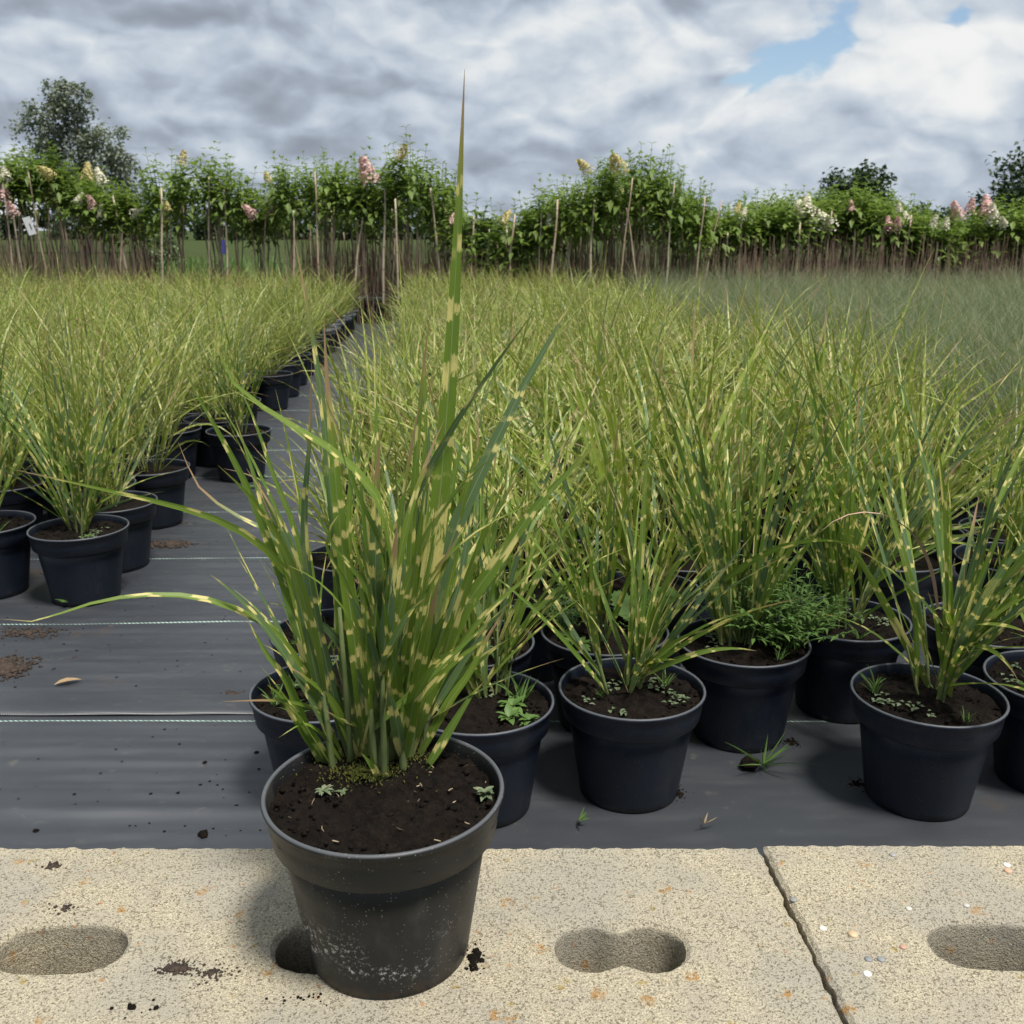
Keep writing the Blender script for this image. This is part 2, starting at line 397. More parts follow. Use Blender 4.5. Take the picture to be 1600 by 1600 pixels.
# overlapping upper width of fabric: its loose edge lies along the marker yarn
def fold():
    v, f = [], []
    n = 60
    for i in range(n+1):
        x = -2.4 + 2.05*i/n
        e = 1.712 + .004*mnoise.noise(Vector((x*3, 0, 0))) + .012*i/n
        for k, (dy, dz) in enumerate(((-.0, .0055), (.003, .0095), (.012, .0105), (.05, .0085), (.10, .0035))):
            v.append((x, e+dy, .002 + dz*(0.75+.35*mnoise.noise(Vector((x*6, 4, 0))))))
    for i in range(n):
        for k in range(4): f.append((i*5+k, (i+1)*5+k, (i+1)*5+k+1, i*5+k+1))
    return mesh('fabric_fold', v, f, M['fabric'])
o = mk('fabric_fold', fold()); tag(o, kind='structure')

# concrete blocks with real oval holes
def stadium(cx, cy, hw, hh, n=56, pinch=0.0):
    pts = []
    for i in range(n):
        a = 2*math.pi*i/n; c, s = math.cos(a), math.sin(a)
        x = hw*math.copysign(abs(c)**.62, c); y = hh*math.copysign(abs(s)**.85, s)
        y *= 1 - pinch*math.exp(-(x/(hw*.24))**2)
        x += random.uniform(-.0005, .0005); y += random.uniform(-.0005, .0005)
        pts.append((cx+x, cy+y))
    return pts
def concrete_block(x0, x1, y0, y1, h, holes, skew):
    bm = bmesh.new(); step = .006
    def edge(p, q):
        n = int((Vector(q)-Vector(p)).length/step); return [(p[0]+(q[0]-p[0])*i/n, p[1]+(q[1]-p[1])*i/n) for i in range(n)]
    ring = edge((x0, y0), (x1, y0)) + edge((x1, y0), (x1+skew, y1)) + edge((x1+skew, y1), (x0+skew, y1)) + edge((x0+skew, y1), (x0, y0))
    def jit(p, i): 
        return (p[0]+mnoise.noise(Vector((p[0]*70, p[1]*70, 1)))*.0036, p[1]+mnoise.noise(Vector((p[0]*70, p[1]*70, 7)))*.0036)
    loops = [[jit(p, 0) for p in ring]] + holes
    alle = []; bevel_in = []
    for li, lp in enumerate(loops):
        vs = [bm.verts.new((p[0], p[1], h-.0035-random.random()*.0012)) for p in lp]
        # inner (shrunk for outline, grown for holes) ring at full height gives a worn arris
        inner = []
        n = len(lp)
        for i in range(n):
            a, c = Vector(lp[i-1]), Vector(lp[(i+1) % n]); d = (c-a).normalized(); nr = Vector((-d.y, d.x))
            if li > 0: nr = -nr
            q = Vector(lp[i]) + nr*(.0035+random.random()*.002)
            inner.append(bm.verts.new((q.x, q.y, h)))
        rows = [vs]
        for zz in (h-.010, h-.019, h-.030, h-.044, h-.060, h-.080, h-.11, 0.0 if li == 0 else .006):
            amp = .0014 if zz > .01 else 0
            rows.append([bm.verts.new((p[0] + amp*mnoise.noise(Vector((p[0]*95, p[1]*95, zz*95))), p[1] + amp*mnoise.noise(Vector((p[0]*95+7, p[1]*95, zz*95))), zz)) for p in lp])
        for i in range(n):
            j = (i+1) % n
            bm.faces.new((vs[i], vs[j], inner[j], inner[i]))
            for r1, r0 in zip(rows, rows[1:]): bm.faces.new((r0[i], r0[j], r1[j], r1[i])).smooth = True
        alle += [bm.edges.get((inner[i], inner[(i+1) % n])) for i in range(n)]
    bmesh.ops.triangle_fill(bm, use_beauty=True, use_dissolve=False, edges=alle)
    bmesh.ops.recalc_face_normals(bm, faces=bm.faces)
    me = bpy.data.meshes.new('concrete_block'); bm.to_mesh(me); bm.free(); me.materials.append(M['block'])
    return me
BH = .18
YC = .869
SK = -.019
b1 = mk('concrete_block', concrete_block(-.630, .3045, .66, 1.040, BH, [stadium(-.449, YC, .0635, .037), stadium(-.172, YC, .0635, .036), stadium(.108, YC, .0655, .0355, pinch=.34)], SK), loc=(0, 0, .0))
tag(b1, 'cream concrete block with three oval holes under the large front pot', 'concrete block')
b2 = mk('concrete_block', concrete_block(.3105, 1.20, .66, 1.045, BH, [stadium(.485, YC+.004, .0665, .035), stadium(.765, YC, .0635, .036)], SK), loc=(0, 0, .0))
tag(b2, 'cream concrete block spotted with orange lichen and embedded pebbles, no pot on it', 'concrete block')
b3 = mk('concrete_block', concrete_block(-1.57, -.636, .66, 1.040, BH, [stadium(-.74, YC, .0635, .036)], SK))
tag(b3, 'cream concrete block butted against the plain end of the potted block', 'concrete block')

def lump(r, seed, flat=.6, sub=2, amp=.35):
    bm = bmesh.new(); bmesh.ops.create_icosphere(bm, subdivisions=sub, radius=r)
    for v in bm.verts:
        k = 1 + amp*mnoise.noise(v.co/r*1.3 + Vector((seed*7.1, seed, 0)))
        v.co = Vector((v.co.x*k, v.co.y*k, v.co.z*k*flat))
    me = bpy.data.meshes.new('lump'); bm.to_mesh(me); bm.free()
    me.polygons.foreach_set('use_smooth', [True]*len(me.polygons)); return me
for i, (x, y, r, c) in enumerate([(1333, 1460, .0055, (.48, .36, .22)), (1355, 1522, .0042, (.82, .82, .80)), (1357, 1499, .0042, (.20, .21, .22)), (1377, 1499, .0042, (.22, .23, .24)),
                                  (1286, 1451, .004, (.66, .62, .54)), (1411, 1480, .0036, (.44, .25, .18)), (1395, 1336, .0038, (.28, .28, .28)), (1240, 1406, .0042, (.22, .22, .22)), (1573, 1352, .004, (.80, .78, .74)),
                                  (1575, 1361, .0045, (.52, .32, .22)), (1420, 1420, .0035, (.5, .48, .44)), (1510, 1415, .0036, (.42, .41, .39))]):
    p = on_plane(x, y, BH); me = lump(r, i*1.3, .42, 2, .2); me.materials.append(plain('pebble_stone', c, .55))
    mk('pebble', me, b2, p + Vector((0, 0, .0004)), (0, 0, i*1.1))

# ------------------------------------------------------------------ pots
def lathe(profile, n=56, notch=False):
    v, f = [], []
    for k, (r, z) in enumerate(profile):
        for i in range(n):
            a = 2*math.pi*i/n; zz = z
            if notch and k <= 1 and (i % (n//8)) in (0, 1): zz = z + .008
            v.append((r*math.cos(a), r*math.sin(a), zz))
    for k in range(len(profile)-1):
        for i in range(n):
            j = (i+1) % n; f.append((k*n+i, k*n+j, (k+1)*n+j, (k+1)*n+i))
    return v, f
RB, RT, RR, PH = .0785, .0985, .1150, .177
def pot_meshes(mat, n):
    v, f = lathe([(RB-.012, .003), (RB-.003, .0), (RB, .002), (RB+.0012, .012), (RB+.007, .05), (RB+.0145, .10), (RT, .1365), (RT-.003, .1375), (RT-.006, .10), (RB-.002, .012)], n, True)
    cap = [(k) for k in range(n)]
    body = mesh('pot', v, f + [tuple(reversed(cap))], mat)
    v, f = lathe([(RT-.0015, .134), (RT+.006, .1335), (RT+.0085, .136), (RT+.0112, .155), (RT+.0128, .170), (RR-.0008, .1715), (RR, .1740), (RR-.0012, .1768), (RR-.0032, .1772), (RR-.0048, .1755), (RR-.0055, .165), (RR-.0085, .145)], n)
    rim = mesh('rim', v, f, mat)
    return body, rim
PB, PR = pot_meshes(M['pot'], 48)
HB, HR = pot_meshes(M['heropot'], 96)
def soil_mesh(seed, rings=16, n=48, amp=1.0):
    v = [(0, 0, .006)]; f = []
    for k in range(1, rings+1):
        r = (RR-.0052)*k/rings
        for i in range(n):
            a = 2*math.pi*i/n; x, y = r*math.cos(a), r*math.sin(a)
            z = amp*(mnoise.noise(Vector((x*28, y*28, seed)))*.0055 + mnoise.noise(Vector((x*85, y*85, seed)))*.0035 + mnoise.noise(Vector((x*210, y*210, seed)))*.0022 + mnoise.noise(Vector((x*520, y*520, seed)))*.0010)
            z += .006*math.exp(-(r/.045)**2)
            if k == rings: z -= .002
            v.append((x, y, z))
    for i in range(n): f.append((0, 1+i, 1+(i+1) % n))
    for k in range(rings-1):
        for i in range(n): f.append((1+k*n+i, 1+(k+1)*n+i, 1+(k+1)*n+(i+1) % n, 1+k*n+(i+1) % n))
    return mesh('soil', v, f, M['soil'])
SOILZ = .161
SOILS = [soil_mesh(s, 30, 84, 1.55) for s in range(5)]
SOIL_FAR = soil_mesh(9, 6, 24)
HSOIL = soil_mesh(3.3, 60, 150, 1.5)

# ------------------------------------------------------------------ grass leaves
def crom(pts, n):
    P = [pts[0]*2-pts[1]] + pts + [pts[-1]*2-pts[-2]]; out = []
    m = len(pts)-1
    L = [0]
    for i in range(m): L.append(L[-1] + (pts[i+1]-pts[i]).length)
    for k in range(n+1):
        s = L[-1]*k/n
        i = 0
        while i < m-1 and L[i+1] < s: i += 1
        t = (s-L[i])/max(1e-9, L[i+1]-L[i])
        a, b, c, d = P[i], P[i+1], P[i+2], P[i+3]
        out.append(.5*((2*b) + (c-a)*t + (2*a-5*b+4*c-d)*t*t + (3*b-a-3*c+d)*t**3))
    return out
def wprof(t):
    # sheath narrow, widest at a third, long taper to a fine tip
    if t < .30: return .55 + .45*math.sin(t/.30*math.pi/2)
    return max(.015, (1-((t-.30)/.70)**1.5))
def strip(centers, sides, widths, fold=.22, rnd=None, voff=0.0, across=2):
    rnd = random.random() if rnd is None else rnd
    v, f, at = [], [], []
    n = len(centers)-1; L = 0
    for k in range(n+1):
        if k: L += (centers[k]-centers[k-1]).length
        tan = (centers[min(n, k+1)]-centers[max(0, k-1)]).normalized()
        s = sides[k]; s = (s - tan*s.dot(tan)).normalized(); nr = tan.cross(s)
        w = widths[k]*.5; t = k/n
        if across == 2:
            for u, dx, dz in ((0, -1, fold), (.5, 0, 0), (1, 1, fold)):
                v.append(tuple(centers[k] + s*dx*w + nr*dz*w)); at.append((L+voff, u, t, rnd))
        else:
            for u, dx in ((0.12, -1), (.88, 1)): v.append(tuple(centers[k] + s*dx*w)); at.append((L+voff, u, t, rnd))
    c = across+1
    for k in range(n):
        for j in range(across): f.append((k*c+j, k*c+j+1, (k+1)*c+j+1, (k+1)*c+j))
    return v, f, at
def grow(base, phi, th0, bend, length, width, n, twist=.6, roll=None, wob=.04):
    """a leaf that leaves the culm at th0 from the vertical and arches outwards"""
    cs, ss_, ws = [], [], []; p = Vector(base); ds = length/n
    roll = random.uniform(-1.3, 1.3) if roll is None else roll
    ph = phi; tw = random.uniform(-twist, twist)
    for k in range(n+1):
        t = k/n; th = th0 + bend*t**1.7
        d = Vector((math.sin(th)*math.cos(ph), math.sin(th)*math.sin(ph), math.cos(th)))
        cs.append(p.copy()); 
        s0 = Vector((-math.sin(ph), math.cos(ph), 0)); n0 = d.cross(s0)
        a = roll + tw*t; ss_.append(s0*math.cos(a) + n0*math.sin(a)); ws.append(width*wprof(t))
        p += d*ds; ph += random.uniform(-wob, wob)
    return cs, ss_, ws
def clump_leaves(nleaf, rad, lmin, lmax, wmin, wmax, n, spread=1.0, across=2, droop=.5):
    out = []
    culms = []
    for i in range(max(6, nleaf//7)):
        a = random.uniform(0, 2*math.pi); r = rad*math.sqrt(random.random())
        culms.append((r*math.cos(a), r*math.sin(a), a + random.uniform(-.5, .5), random.uniform(.03, .26)*spread, random.uniform(.05, .17)))
    for i in range(nleaf):
        cx, cy, ca, lean, h = random.choice(culms)
        hh = h*random.random()
        base = (cx + math.sin(lean)*math.cos(ca)*hh, cy + math.sin(lean)*math.sin(ca)*hh, max(-.004, hh*math.cos(lean)-.004))
        q = random.random()
        phi = ca + random.gauss(0, .9)
        th0 = max(.02, lean*.8 + random.gauss(.16, .13)*spread); bend = abs(random.gauss(.25, .35))*droop*2
        if q < .12: th0 += random.uniform(.25, .6); bend += .5*droop
        L = random.uniform(lmin, lmax)*(1 if q > .18 else .65)
        out.append(strip(*grow(base, phi, th0, bend, L, random.uniform(wmin, wmax), n), rnd=random.random(), voff=random.random()*5, across=across))
    return out, culms
def join(parts):
    v, f, a = [], [], []
    for pv, pf, pa in parts:
        o = len(v); v += pv; a += pa; f += [tuple(i+o for i in q) for q in pf]
    return v, f, a
def tube(pts, radii, n=7):
    v, f = [], []
    for k, p in enumerate(pts):
        d = (pts[min(len(pts)-1, k+1)] - pts[max(0, k-1)]).normalized()
        x = d.orthogonal().normalized(); y = d.cross(x)
        for i in range(n):
            a = 2*math.pi*i/n; v.append(tuple(p + (x*math.cos(a) + y*math.sin(a))*radii[k]))
    for k in range(len(pts)-1):
        for i in range(n):
            j = (i+1) % n; f.append((k*n+i, k*n+j, (k+1)*n+j, (k+1)*n+i))
    f.append(tuple(range((len(pts)-1)*n, len(pts)*n)))
    return v, f

# ------------------------------------------------------------------ small weeds
def blade_leaf(base, d, up, L, w, rnd, seg=3, curl=.3):
    """ovate leaf"""
    v, f, a = [], [], []; d = d.normalized(); s = d.cross(up).normalized(); up = s.cross(d)
    prof = [(.0, .12), (.25, .8), (.5, 1.0), (.78, .62), (1.0, .02)] if seg >= 3 else [(0, .15), (.45, 1.0), (1, .03)]
    for t, w_ in prof:
        c = base + d*L*t - up*curl*L*t*t
        for u, dx, dz in ((0, -1, .18), (.5, 0, 0), (1, 1, .18)):
            v.append(tuple(c + s*dx*w_*w*.5 + up*dz*w_*w)); a.append((0, u, t, rnd))
    for k in range(len(prof)-1):
        for j in (0, 1): f.append((k*3+j, k*3+j+1, k*3+j+4, k*3+j+3))
    return v, f, a
def rosette(n, r, w, lift=.5):
    ps = []
    for i in range(n):
        a = random.uniform(0, 6.283); el = random.uniform(.1, lift)
        ps.append(blade_leaf(Vector((0, 0, 0)), Vector((math.cos(a), math.sin(a), el)), Vector((0, 0, 1)), r*random.uniform(.5, 1), w*random.uniform(.7, 1.1), random.random()))
    return join(ps)
def spots(n, rr, size, pts=None):
    """low liverwort and seedling leaves lying on the compost"""
    ps = []
    cen = [(random.uniform(.35, 1)*rr, random.uniform(0, 6.283)) for _ in range(max(3, n//7))]
    for i in range(n):
        r, a = random.choice(cen); c = Vector((r*math.cos(a) + random.gauss(0, .008), r*math.sin(a) + random.gauss(0, .008), .003+random.random()*.004))
        if c.xy.length > RR-.012: continue
        b = random.uniform(0, 6.283)
        ps.append(blade_leaf(c, Vector((math.cos(b), math.sin(b), random.uniform(.0, .5))), Vector((0, 0, 1)), size*random.uniform(.6, 1.3), size*random.uniform(.6, 1.0), random.random(), seg=2))
    return join(ps)
def feathery(nst, h, r):
    ps = []
    for i in range(nst):
        a = random.uniform(0, 6.283); th = random.uniform(.05, .9); L = h*random.uniform(.5, 1)
        p = Vector((random.gauss(0, r*.3), random.gauss(0, r*.3), 0)); d = Vector((math.sin(th)*math.cos(a), math.sin(th)*math.sin(a), math.cos(th)))
        cs = [p + d*L*t - Vector((0, 0, .25*L*t*t*math.sin(th))) for t in (0, .33, .66, 1.0)]
        ps.append(strip(cs, [Vector((-math.sin(a), math.cos(a), .2))]*4, [.0018, .0015, .0012, .0008], across=1))
        for k in range(9):
            t = random.uniform(.25, 1.0); c = p + d*L*t - Vector((0, 0, .25*L*t*t*math.sin(th)))
            b = a + random.choice((-1, 1))*random.uniform(.5, 1.4)
            ps.append(blade_leaf(c, Vector((math.cos(b), math.sin(b), random.uniform(.0, .8))), Vector((0, 0, 1)), random.uniform(.010, .020), random.uniform(.003, .006), random.random(), seg=2))
    return join(ps)
def tuft(n, L):
    ps = []
    for i in range(n):
        ps.append(strip(*grow((random.gauss(0, .004), random.gauss(0, .004), 0), random.uniform(0, 6.283), random.uniform(.1, .9), random.uniform(.1, 1.2), L*random.uniform(.5, 1), .0028, 5), across=1))
    return join(ps)
def lobed(L, w, rnd):
    v, f, a = [], [], []; n = 12
    for k in range(n+1):
        t = k/n; ww = w*.5*(math.sin(math.pi*min(1, t*.93+.05))**.6)*(1-.28*(k % 2))
        for u, dx in ((0, -1), (.5, 0), (1, 1)): v.append((dx*ww, L*t, .25*L*t*(1-t) + abs(dx)*.08*w)); a.append((0, u, t, rnd))
    for k in range(n):
        for j in (0, 1): f.append((k*3+j, k*3+j+1, k*3+j+4, k*3+j+3))
    return v, f, a
def wmesh(name, data, mat): return mesh(name, data[0], data[1], mat, True, data[2])
SPOTS = [wmesh('seedlings', spots(44, .085, .0078), M['wort']) for _ in range(4)]
ROSE = [wmesh('weed', rosette(26, .034, .014, 1.2), M['weed']) for _ in range(3)]
TUFT = [wmesh('weed', tuft(16, .05), M['weed']) for _ in range(3)]
FEATH = [wmesh('weed', feathery(46, .15, .035), M['weed']) for _ in range(2)]
FLOWERLET = None

def add_weeds(t, spec):
    for kind, x, y, s in spec:
        z = SOILZ + .003
        if kind == 'spots': w = mk('seedlings', random.choice(SPOTS), t, (0, 0, z), (0, 0, x)); tag(w, kind='stuff')
        elif kind == 'rose': mk('weed', random.choice(ROSE), t, (x, y, z), (0, 0, x*99), s)
        elif kind == 'tuft': mk('weed', random.choice(TUFT), t, (x, y, z), (0, 0, x*99), s)
        elif kind == 'feather': mk('weed', random.choice(FEATH), t, (x, y, z), (0, 0, x*99), s)

def pot_parts(t, hero=False, seed=0, far=False):
    p = mk('pot', HB if hero else PB, t, (0, 0, 0), (0, 0, seed*1.7)); mk('rim', HR if hero else PR, p)
    mk('soil', HSOIL if hero else SOIL_FAR if far else SOILS[seed % 5], t, (0, 0, SOILZ), (0, 0, seed*2.1))

# ------------------------------------------------------------------ the large potted grass on the block
HP = on_plane(600, 1228, BH+PH); HP.z = BH
hero = thing('potted_plant', HP, 0, 'tall zebra-striped grass in a dusty black pot standing on the concrete block', 'potted plant')
pot_parts(hero, True, 0)
HZ = BH + SOILZ
def hero_leaf(pts, width, dtip, rnd, twist=.5, roll=.0, curlw=1.0, n=16, fold=.25, tipw=None, base_on_soil=True):
    b = on_plane(pts[0][0], pts[0][1], HZ-.004) if base_on_soil else at_depth(pts[0][0], pts[0][1], HP.y)
    y0 = b.y
    L = [0]
    for i in range(len(pts)-1): L.append(L[-1] + math.hypot(pts[i+1][0]-pts[i][0], pts[i+1][1]-pts[i][1]))
    P = [at_depth(x, y, y0 + dtip*(l/L[-1])**1.25) for (x, y), l in zip(pts, L)]
    P[0] = b
    cs = crom(P, n)
    tw = random.uniform(-twist, twist); sd, ws = [], []
    for k, c in enumerate(cs):
        tan = (cs[min(n, k+1)] - cs[max(0, k-1)]).normalized(); view = (c - Vector((0, 0, CAM_H))).normalized()
        s = tan.cross(view).normalized(); nn = s.cross(tan); a = roll + tw*(k/n)
        sd.append(s*math.cos(a) + nn*math.sin(a))
        ws.append(width*(c.y/FPX)*1.06*wprof(k/n))
    v, f, at = strip(cs, sd, ws, fold, rnd, random.random()*5)
    v = [tuple(Vector(q)-HP) for q in v]
    return mk('leaf', mesh('leaf', v, f, M['zebra'], True, at), hero)
HL = [ # pixels base -> tip, width px, depth change at tip, tone
 ([(622, 1192), (648, 1030), (680, 840), (700, 620), (712, 420), (720, 250), (726, 108)], 31, -.02, .45, .1),
 ([(560, 1190), (545, 1000), (520, 800), (505, 640), (484, 500), (458, 360)], 17, .04, .80, .3),
 ([(572, 1190), (556, 1020), (535, 860), (520, 700), (510, 580), (506, 495)], 24, .0, .40, .3),
 ([(548, 1190), (515, 1060), (482, 900), (476, 800), (484, 690), (487, 560)], 18, -.03, .86, .2),
 ([(600, 1185), (618, 1000), (612, 860), (585, 770), (520, 705), (440, 655), (375, 610), (345, 560), (328, 490)], 22, -.07, .55, .9),
 ([(545, 1180), (500, 1030), (440, 900), (395, 780), (350, 690), (310, 620), (270, 535)], 17, -.02, .35, .2),
 ([(540, 1175), (500, 1020), (455, 905), (400, 845), (330, 808), (250, 785), (150, 762), (15, 732)], 15, -.08, .62, .6),
 ([(530, 1185), (490, 1080), (440, 1000), (385, 960), (310, 934), (220, 930), (130, 946), (60, 970), (0, 967)], 14, -.10, .50, .7),
 ([(552, 1180), (505, 1010), (460, 880), (415, 830), (360, 800), (310, 760), (278, 690)], 13, .02, .92, .7),
 ([(560, 1180), (510, 1030), (480, 900), (455, 810), (430, 750), (395, 650), (358, 572)], 13, .03, .30, .3),
 ([(628, 1190), (655, 1050), (700, 860), (760, 720), (815, 610), (860, 530), (903, 452)], 29, .06, .83, .1),
 ([(636, 1190), (672, 1070), (720, 960), (775, 880), (835, 795), (890, 735), (945, 680)], 27, .0, .38, .3),
 ([(612, 1190), (640, 1020), (665, 915), (712, 858), (770, 815), (830, 785), (862, 745)], 13, -.05, .56, .8),
 ([(664, 1203), (686, 1168), (715, 1120), (738, 1085), (756, 1066)], 15, .01, .33, .1),
 ([(600, 1185), (606, 980), (612, 850), (640, 790), (680, 715), (725, 640), (795, 540), (840, 480)], 19, -.04, .93, .5),
 ([(622, 1195), (652, 1105), (690, 1055), (728, 1020), (765, 995), (775, 965)], 14, -.03, .57, .6),
 ([(540, 1190), (505, 1118), (470, 1100), (430, 1094), (345, 1096)], 8, -.06, .52, .5),
 ([(535, 1192), (505, 1150), (480, 1132), (462, 1136), (435, 1153)], 8, -.04, .58, .5),
 ([(505, 1200), (482, 1150), (448, 1065), (415, 1020), (385, 965)], 16, -.02, .37, .2),
 ([(515, 1195), (470, 1130), (440, 1090), (418, 1070)], 22, -.03, .41, .2),
 ([(560, 1190), (520, 1100), (478, 1060), (450, 1040)], 18, -.03, .57, .5),
 ([(632, 1130), (560, 1020), (500, 975), (450, 925), (410, 895)], 17, -.09, .68, .7),
 ([(606, 1175), (570, 1140), (535, 1125), (505, 1108)], 9, -.05, .57, .5),
 ([(588, 1222), (586, 1205), (572, 1185), (564, 1176)], 11, -.01, .36, .1),
 ([(588, 1222), (588, 1205), (582, 1190), (580, 1172)], 9, -.01, .36, .1),
 ([(610, 1190), (600, 1000), (592, 820), (588, 690), (585, 560), (572, 450)], 12, .06, .32, .4),
 ([(640, 1190), (680, 1040), (720, 900), (735, 800), (745, 720), (748, 640)], 14, .05, .86, .3),
 ([(585, 1190), (590, 1000), (610, 880), (650, 790), (665, 680), (662, 560), (650, 480), (628, 455)], 10, .05, .58, .5),
 ([(625, 1190), (640, 1000), (655, 850), (670, 700), (660, 600), (680, 545)], 15, .05, .85, .3),
 ([(630, 1190), (690, 1060), (740, 980), (790, 930), (850, 880), (885, 850)], 12, .02, .44, .4),
 ([(590, 1190), (560, 1000), (545, 850), (548, 720), (530, 640), (505, 600)], 13, .03, .60, .4),
 ([(605, 1190), (620, 1040), (612, 930), (600, 860), (555, 760), (525, 660), (497, 610)], 12, -.02, .22, .3),
 ([(560, 1190), (590, 1030), (578, 930), (520, 850), (495, 800), (480, 770)], 13, -.04, .25, .4),
 ([(580, 1190), (570, 1050), (548, 930), (510, 850), (540, 790), (575, 745)], 10, -.05, .55, .4),
 ([(615, 1190), (560, 1060), (520, 990), (480, 960), (440, 900), (425, 860)], 18, .0, .84, .4),
 ([(650, 1190), (700, 1100), (735, 1050), (760, 1000), (790, 950)], 16, .02, .46, .4),
 ([(575, 1190), (600, 1080), (640, 960), (690, 880), (720, 830)], 19, -.05, .34, .4),
]
for i, (p, w, dt, rn, rl) in enumerate(HL):
    random.seed(100+i); hero_leaf(p, w, dt, rn, roll=rl*random.choice((-1, 1)))
random.seed(21)
HC = on_plane(585, 1190, HZ) - HP
culms = []
for i in range(17):
    a = random.uniform(0, 6.283); r = .045*math.sqrt(random.random())
    bx, by = HC.x + r*1.25*math.cos(a), HC.y + r*.75*math.sin(a)
    lean = random.uniform(.02, .2); h = random.uniform(.07, .19)
    culms.append((bx, by, a, lean, h))
    d = Vector((math.sin(lean)*math.cos(a), math.sin(lean)*math.sin(a), math.cos(lean)))
    pts = [Vector((bx, by, SOILZ-.006)) + d*h*t for t in (0, .3, .6, 1)]
    r0 = random.uniform(.0032, .0052)
    mk('stem', mesh('stem', *tube(pts, [r0, r0*.92, r0*.8, r0*.5]), M['culm']), hero)
for i in range(82):
    bx, by, ca, lean, h = random.choice(culms)
    hh = h*random.random(); q = random.random()
    base = (bx + math.sin(lean)*math.cos(ca)*hh, by + math.sin(lean)*math.sin(ca)*hh, SOILZ - .004 + hh*math.cos(lean))
    L = random.uniform(.16, .34) if q > .3 else random.uniform(.10, .2)
    th0 = abs(random.gauss(.19, .17)) + (.28 if q < .2 else 0)
    phi = ca + random.gauss(0, .8)
    c, s, w = grow(base, phi, th0, abs(random.gauss(.22, .3)), L, random.uniform(.008, .0155), 12, .6)
    v, f, at = strip(c, s, w, .25, random.random(), random.random()*5)
    mk('leaf', mesh('leaf', v, f, M['zebra'], True, at), hero)
# moss, seedling and bits of straw on its compost
def moss_patch(cx, cy, r, n):
    ps = []
    for i in range(n):
        a = random.uniform(0, 6.283); q = r*abs(random.gauss(0, .5)); c = Vector((cx+q*1.6*math.cos(a), cy+q*math.sin(a), .001+random.random()*.003))
        b = random.uniform(0, 6.283)
        ps.append(blade_leaf(c, Vector((math.cos(b), math.sin(b), 1.2)), Vector((0, 0, 1)), .0032, .0014, random.random(), seg=2))
    return join(ps)
mo = mk('moss', wmesh('moss', moss_patch(HC.x-.005, HC.y-.032, .03, 1200), M['moss']), hero, (0, 0, SOILZ+.003)); tag(mo, kind='stuff')
mo = mk('moss', wmesh('moss', moss_patch(HC.x+.035, HC.y-.004, .018, 200), M['moss']), hero, (0, 0, SOILZ+.003)); tag(mo, kind='stuff')
sp_ = on_plane(757, 1246, HZ) - HP
mk('weed', wmesh('weed', rosette(34, .013, .0075, 1.3), M['wort']), hero, (sp_.x, sp_.y, SOILZ+.004))
sp_ = on_plane(505, 1240, HZ) - HP
mk('weed', wmesh('weed', rosette(14, .012, .004, .5), M['wort']), hero, (sp_.x, sp_.y, SOILZ+.004))
mk('weed', wmesh('weed', rosette(10, .010, .004, .4), M['wort']), hero, (sp_.x+.02, sp_.y-.004, SOILZ+.004))
def straw_bits(n):
    ps = []
    for i in range(n):
        a = random.uniform(0, 6.283); r = (RR-.012)*math.sqrt(random.random()); c = Vector((r*math.cos(a), r*math.sin(a), SOILZ+.006+random.random()*.003)); b = random.uniform(0, 6.283); L = random.uniform(.003, .010)
        d = Vector((math.cos(b), math.sin(b), random.uniform(-.15, .25))); e = Vector((-d.y, d.x, 0))*random.uniform(-.3, .3)
        ps.append(strip([c, c+d*L*.5+e*L*.4, c+d*L], [Vector((-d.y, d.x, .5))]*3, [.0009, .0011, .0006], across=1))
    return join(ps)
st = mk('straw_bits', wmesh('straw_bits', straw_bits(34), M['fine_straw']), hero); tag(st, kind='stuff')
M['compost'] = bark('spilled_compost', (.014, .009, .006), (.050, .031, .020), 90)
def crumbs(n, spread, r0, r1, mat='soil'):
    v, f = [], []
    for i in range(n):
        a = random.uniform(0, 6.283); q = abs(random.gauss(0, .5)); r = random.uniform(r0, r1)*(1.4-min(1, q))
        me = lump(r, i*.77, .6, 1, .6); o = len(v); c = Vector((spread[0]*q*math.cos(a), spread[1]*q*math.sin(a), r*.3))
        v += [tuple(x.co + c) for x in me.vertices]; f += [tuple(k+o for k in p.vertices) for p in me.polygons]; bpy.data.meshes.remove(me)
    return mesh('crumbs', v, f, M[mat])
v, f = [], []
for i in range(150):
    a = random.uniform(0, 6.283); r = (RR-.012)*math.sqrt(random.random()); me = lump(random.uniform(.0012, .0042), i*.61, .7, 1, .6); o = len(v); c = Vector((r*math.cos(a), r*math.sin(a), SOILZ+.002))
    v += [tuple(x.co+c) for x in me.vertices]; f += [tuple(k+o for k in p.vertices) for p in me.polygons]; bpy.data.meshes.remove(me)
CLODS = mesh('soil_clods', v, f, M['soil'])
tag(mk('soil_clods', CLODS, hero), kind='stuff')

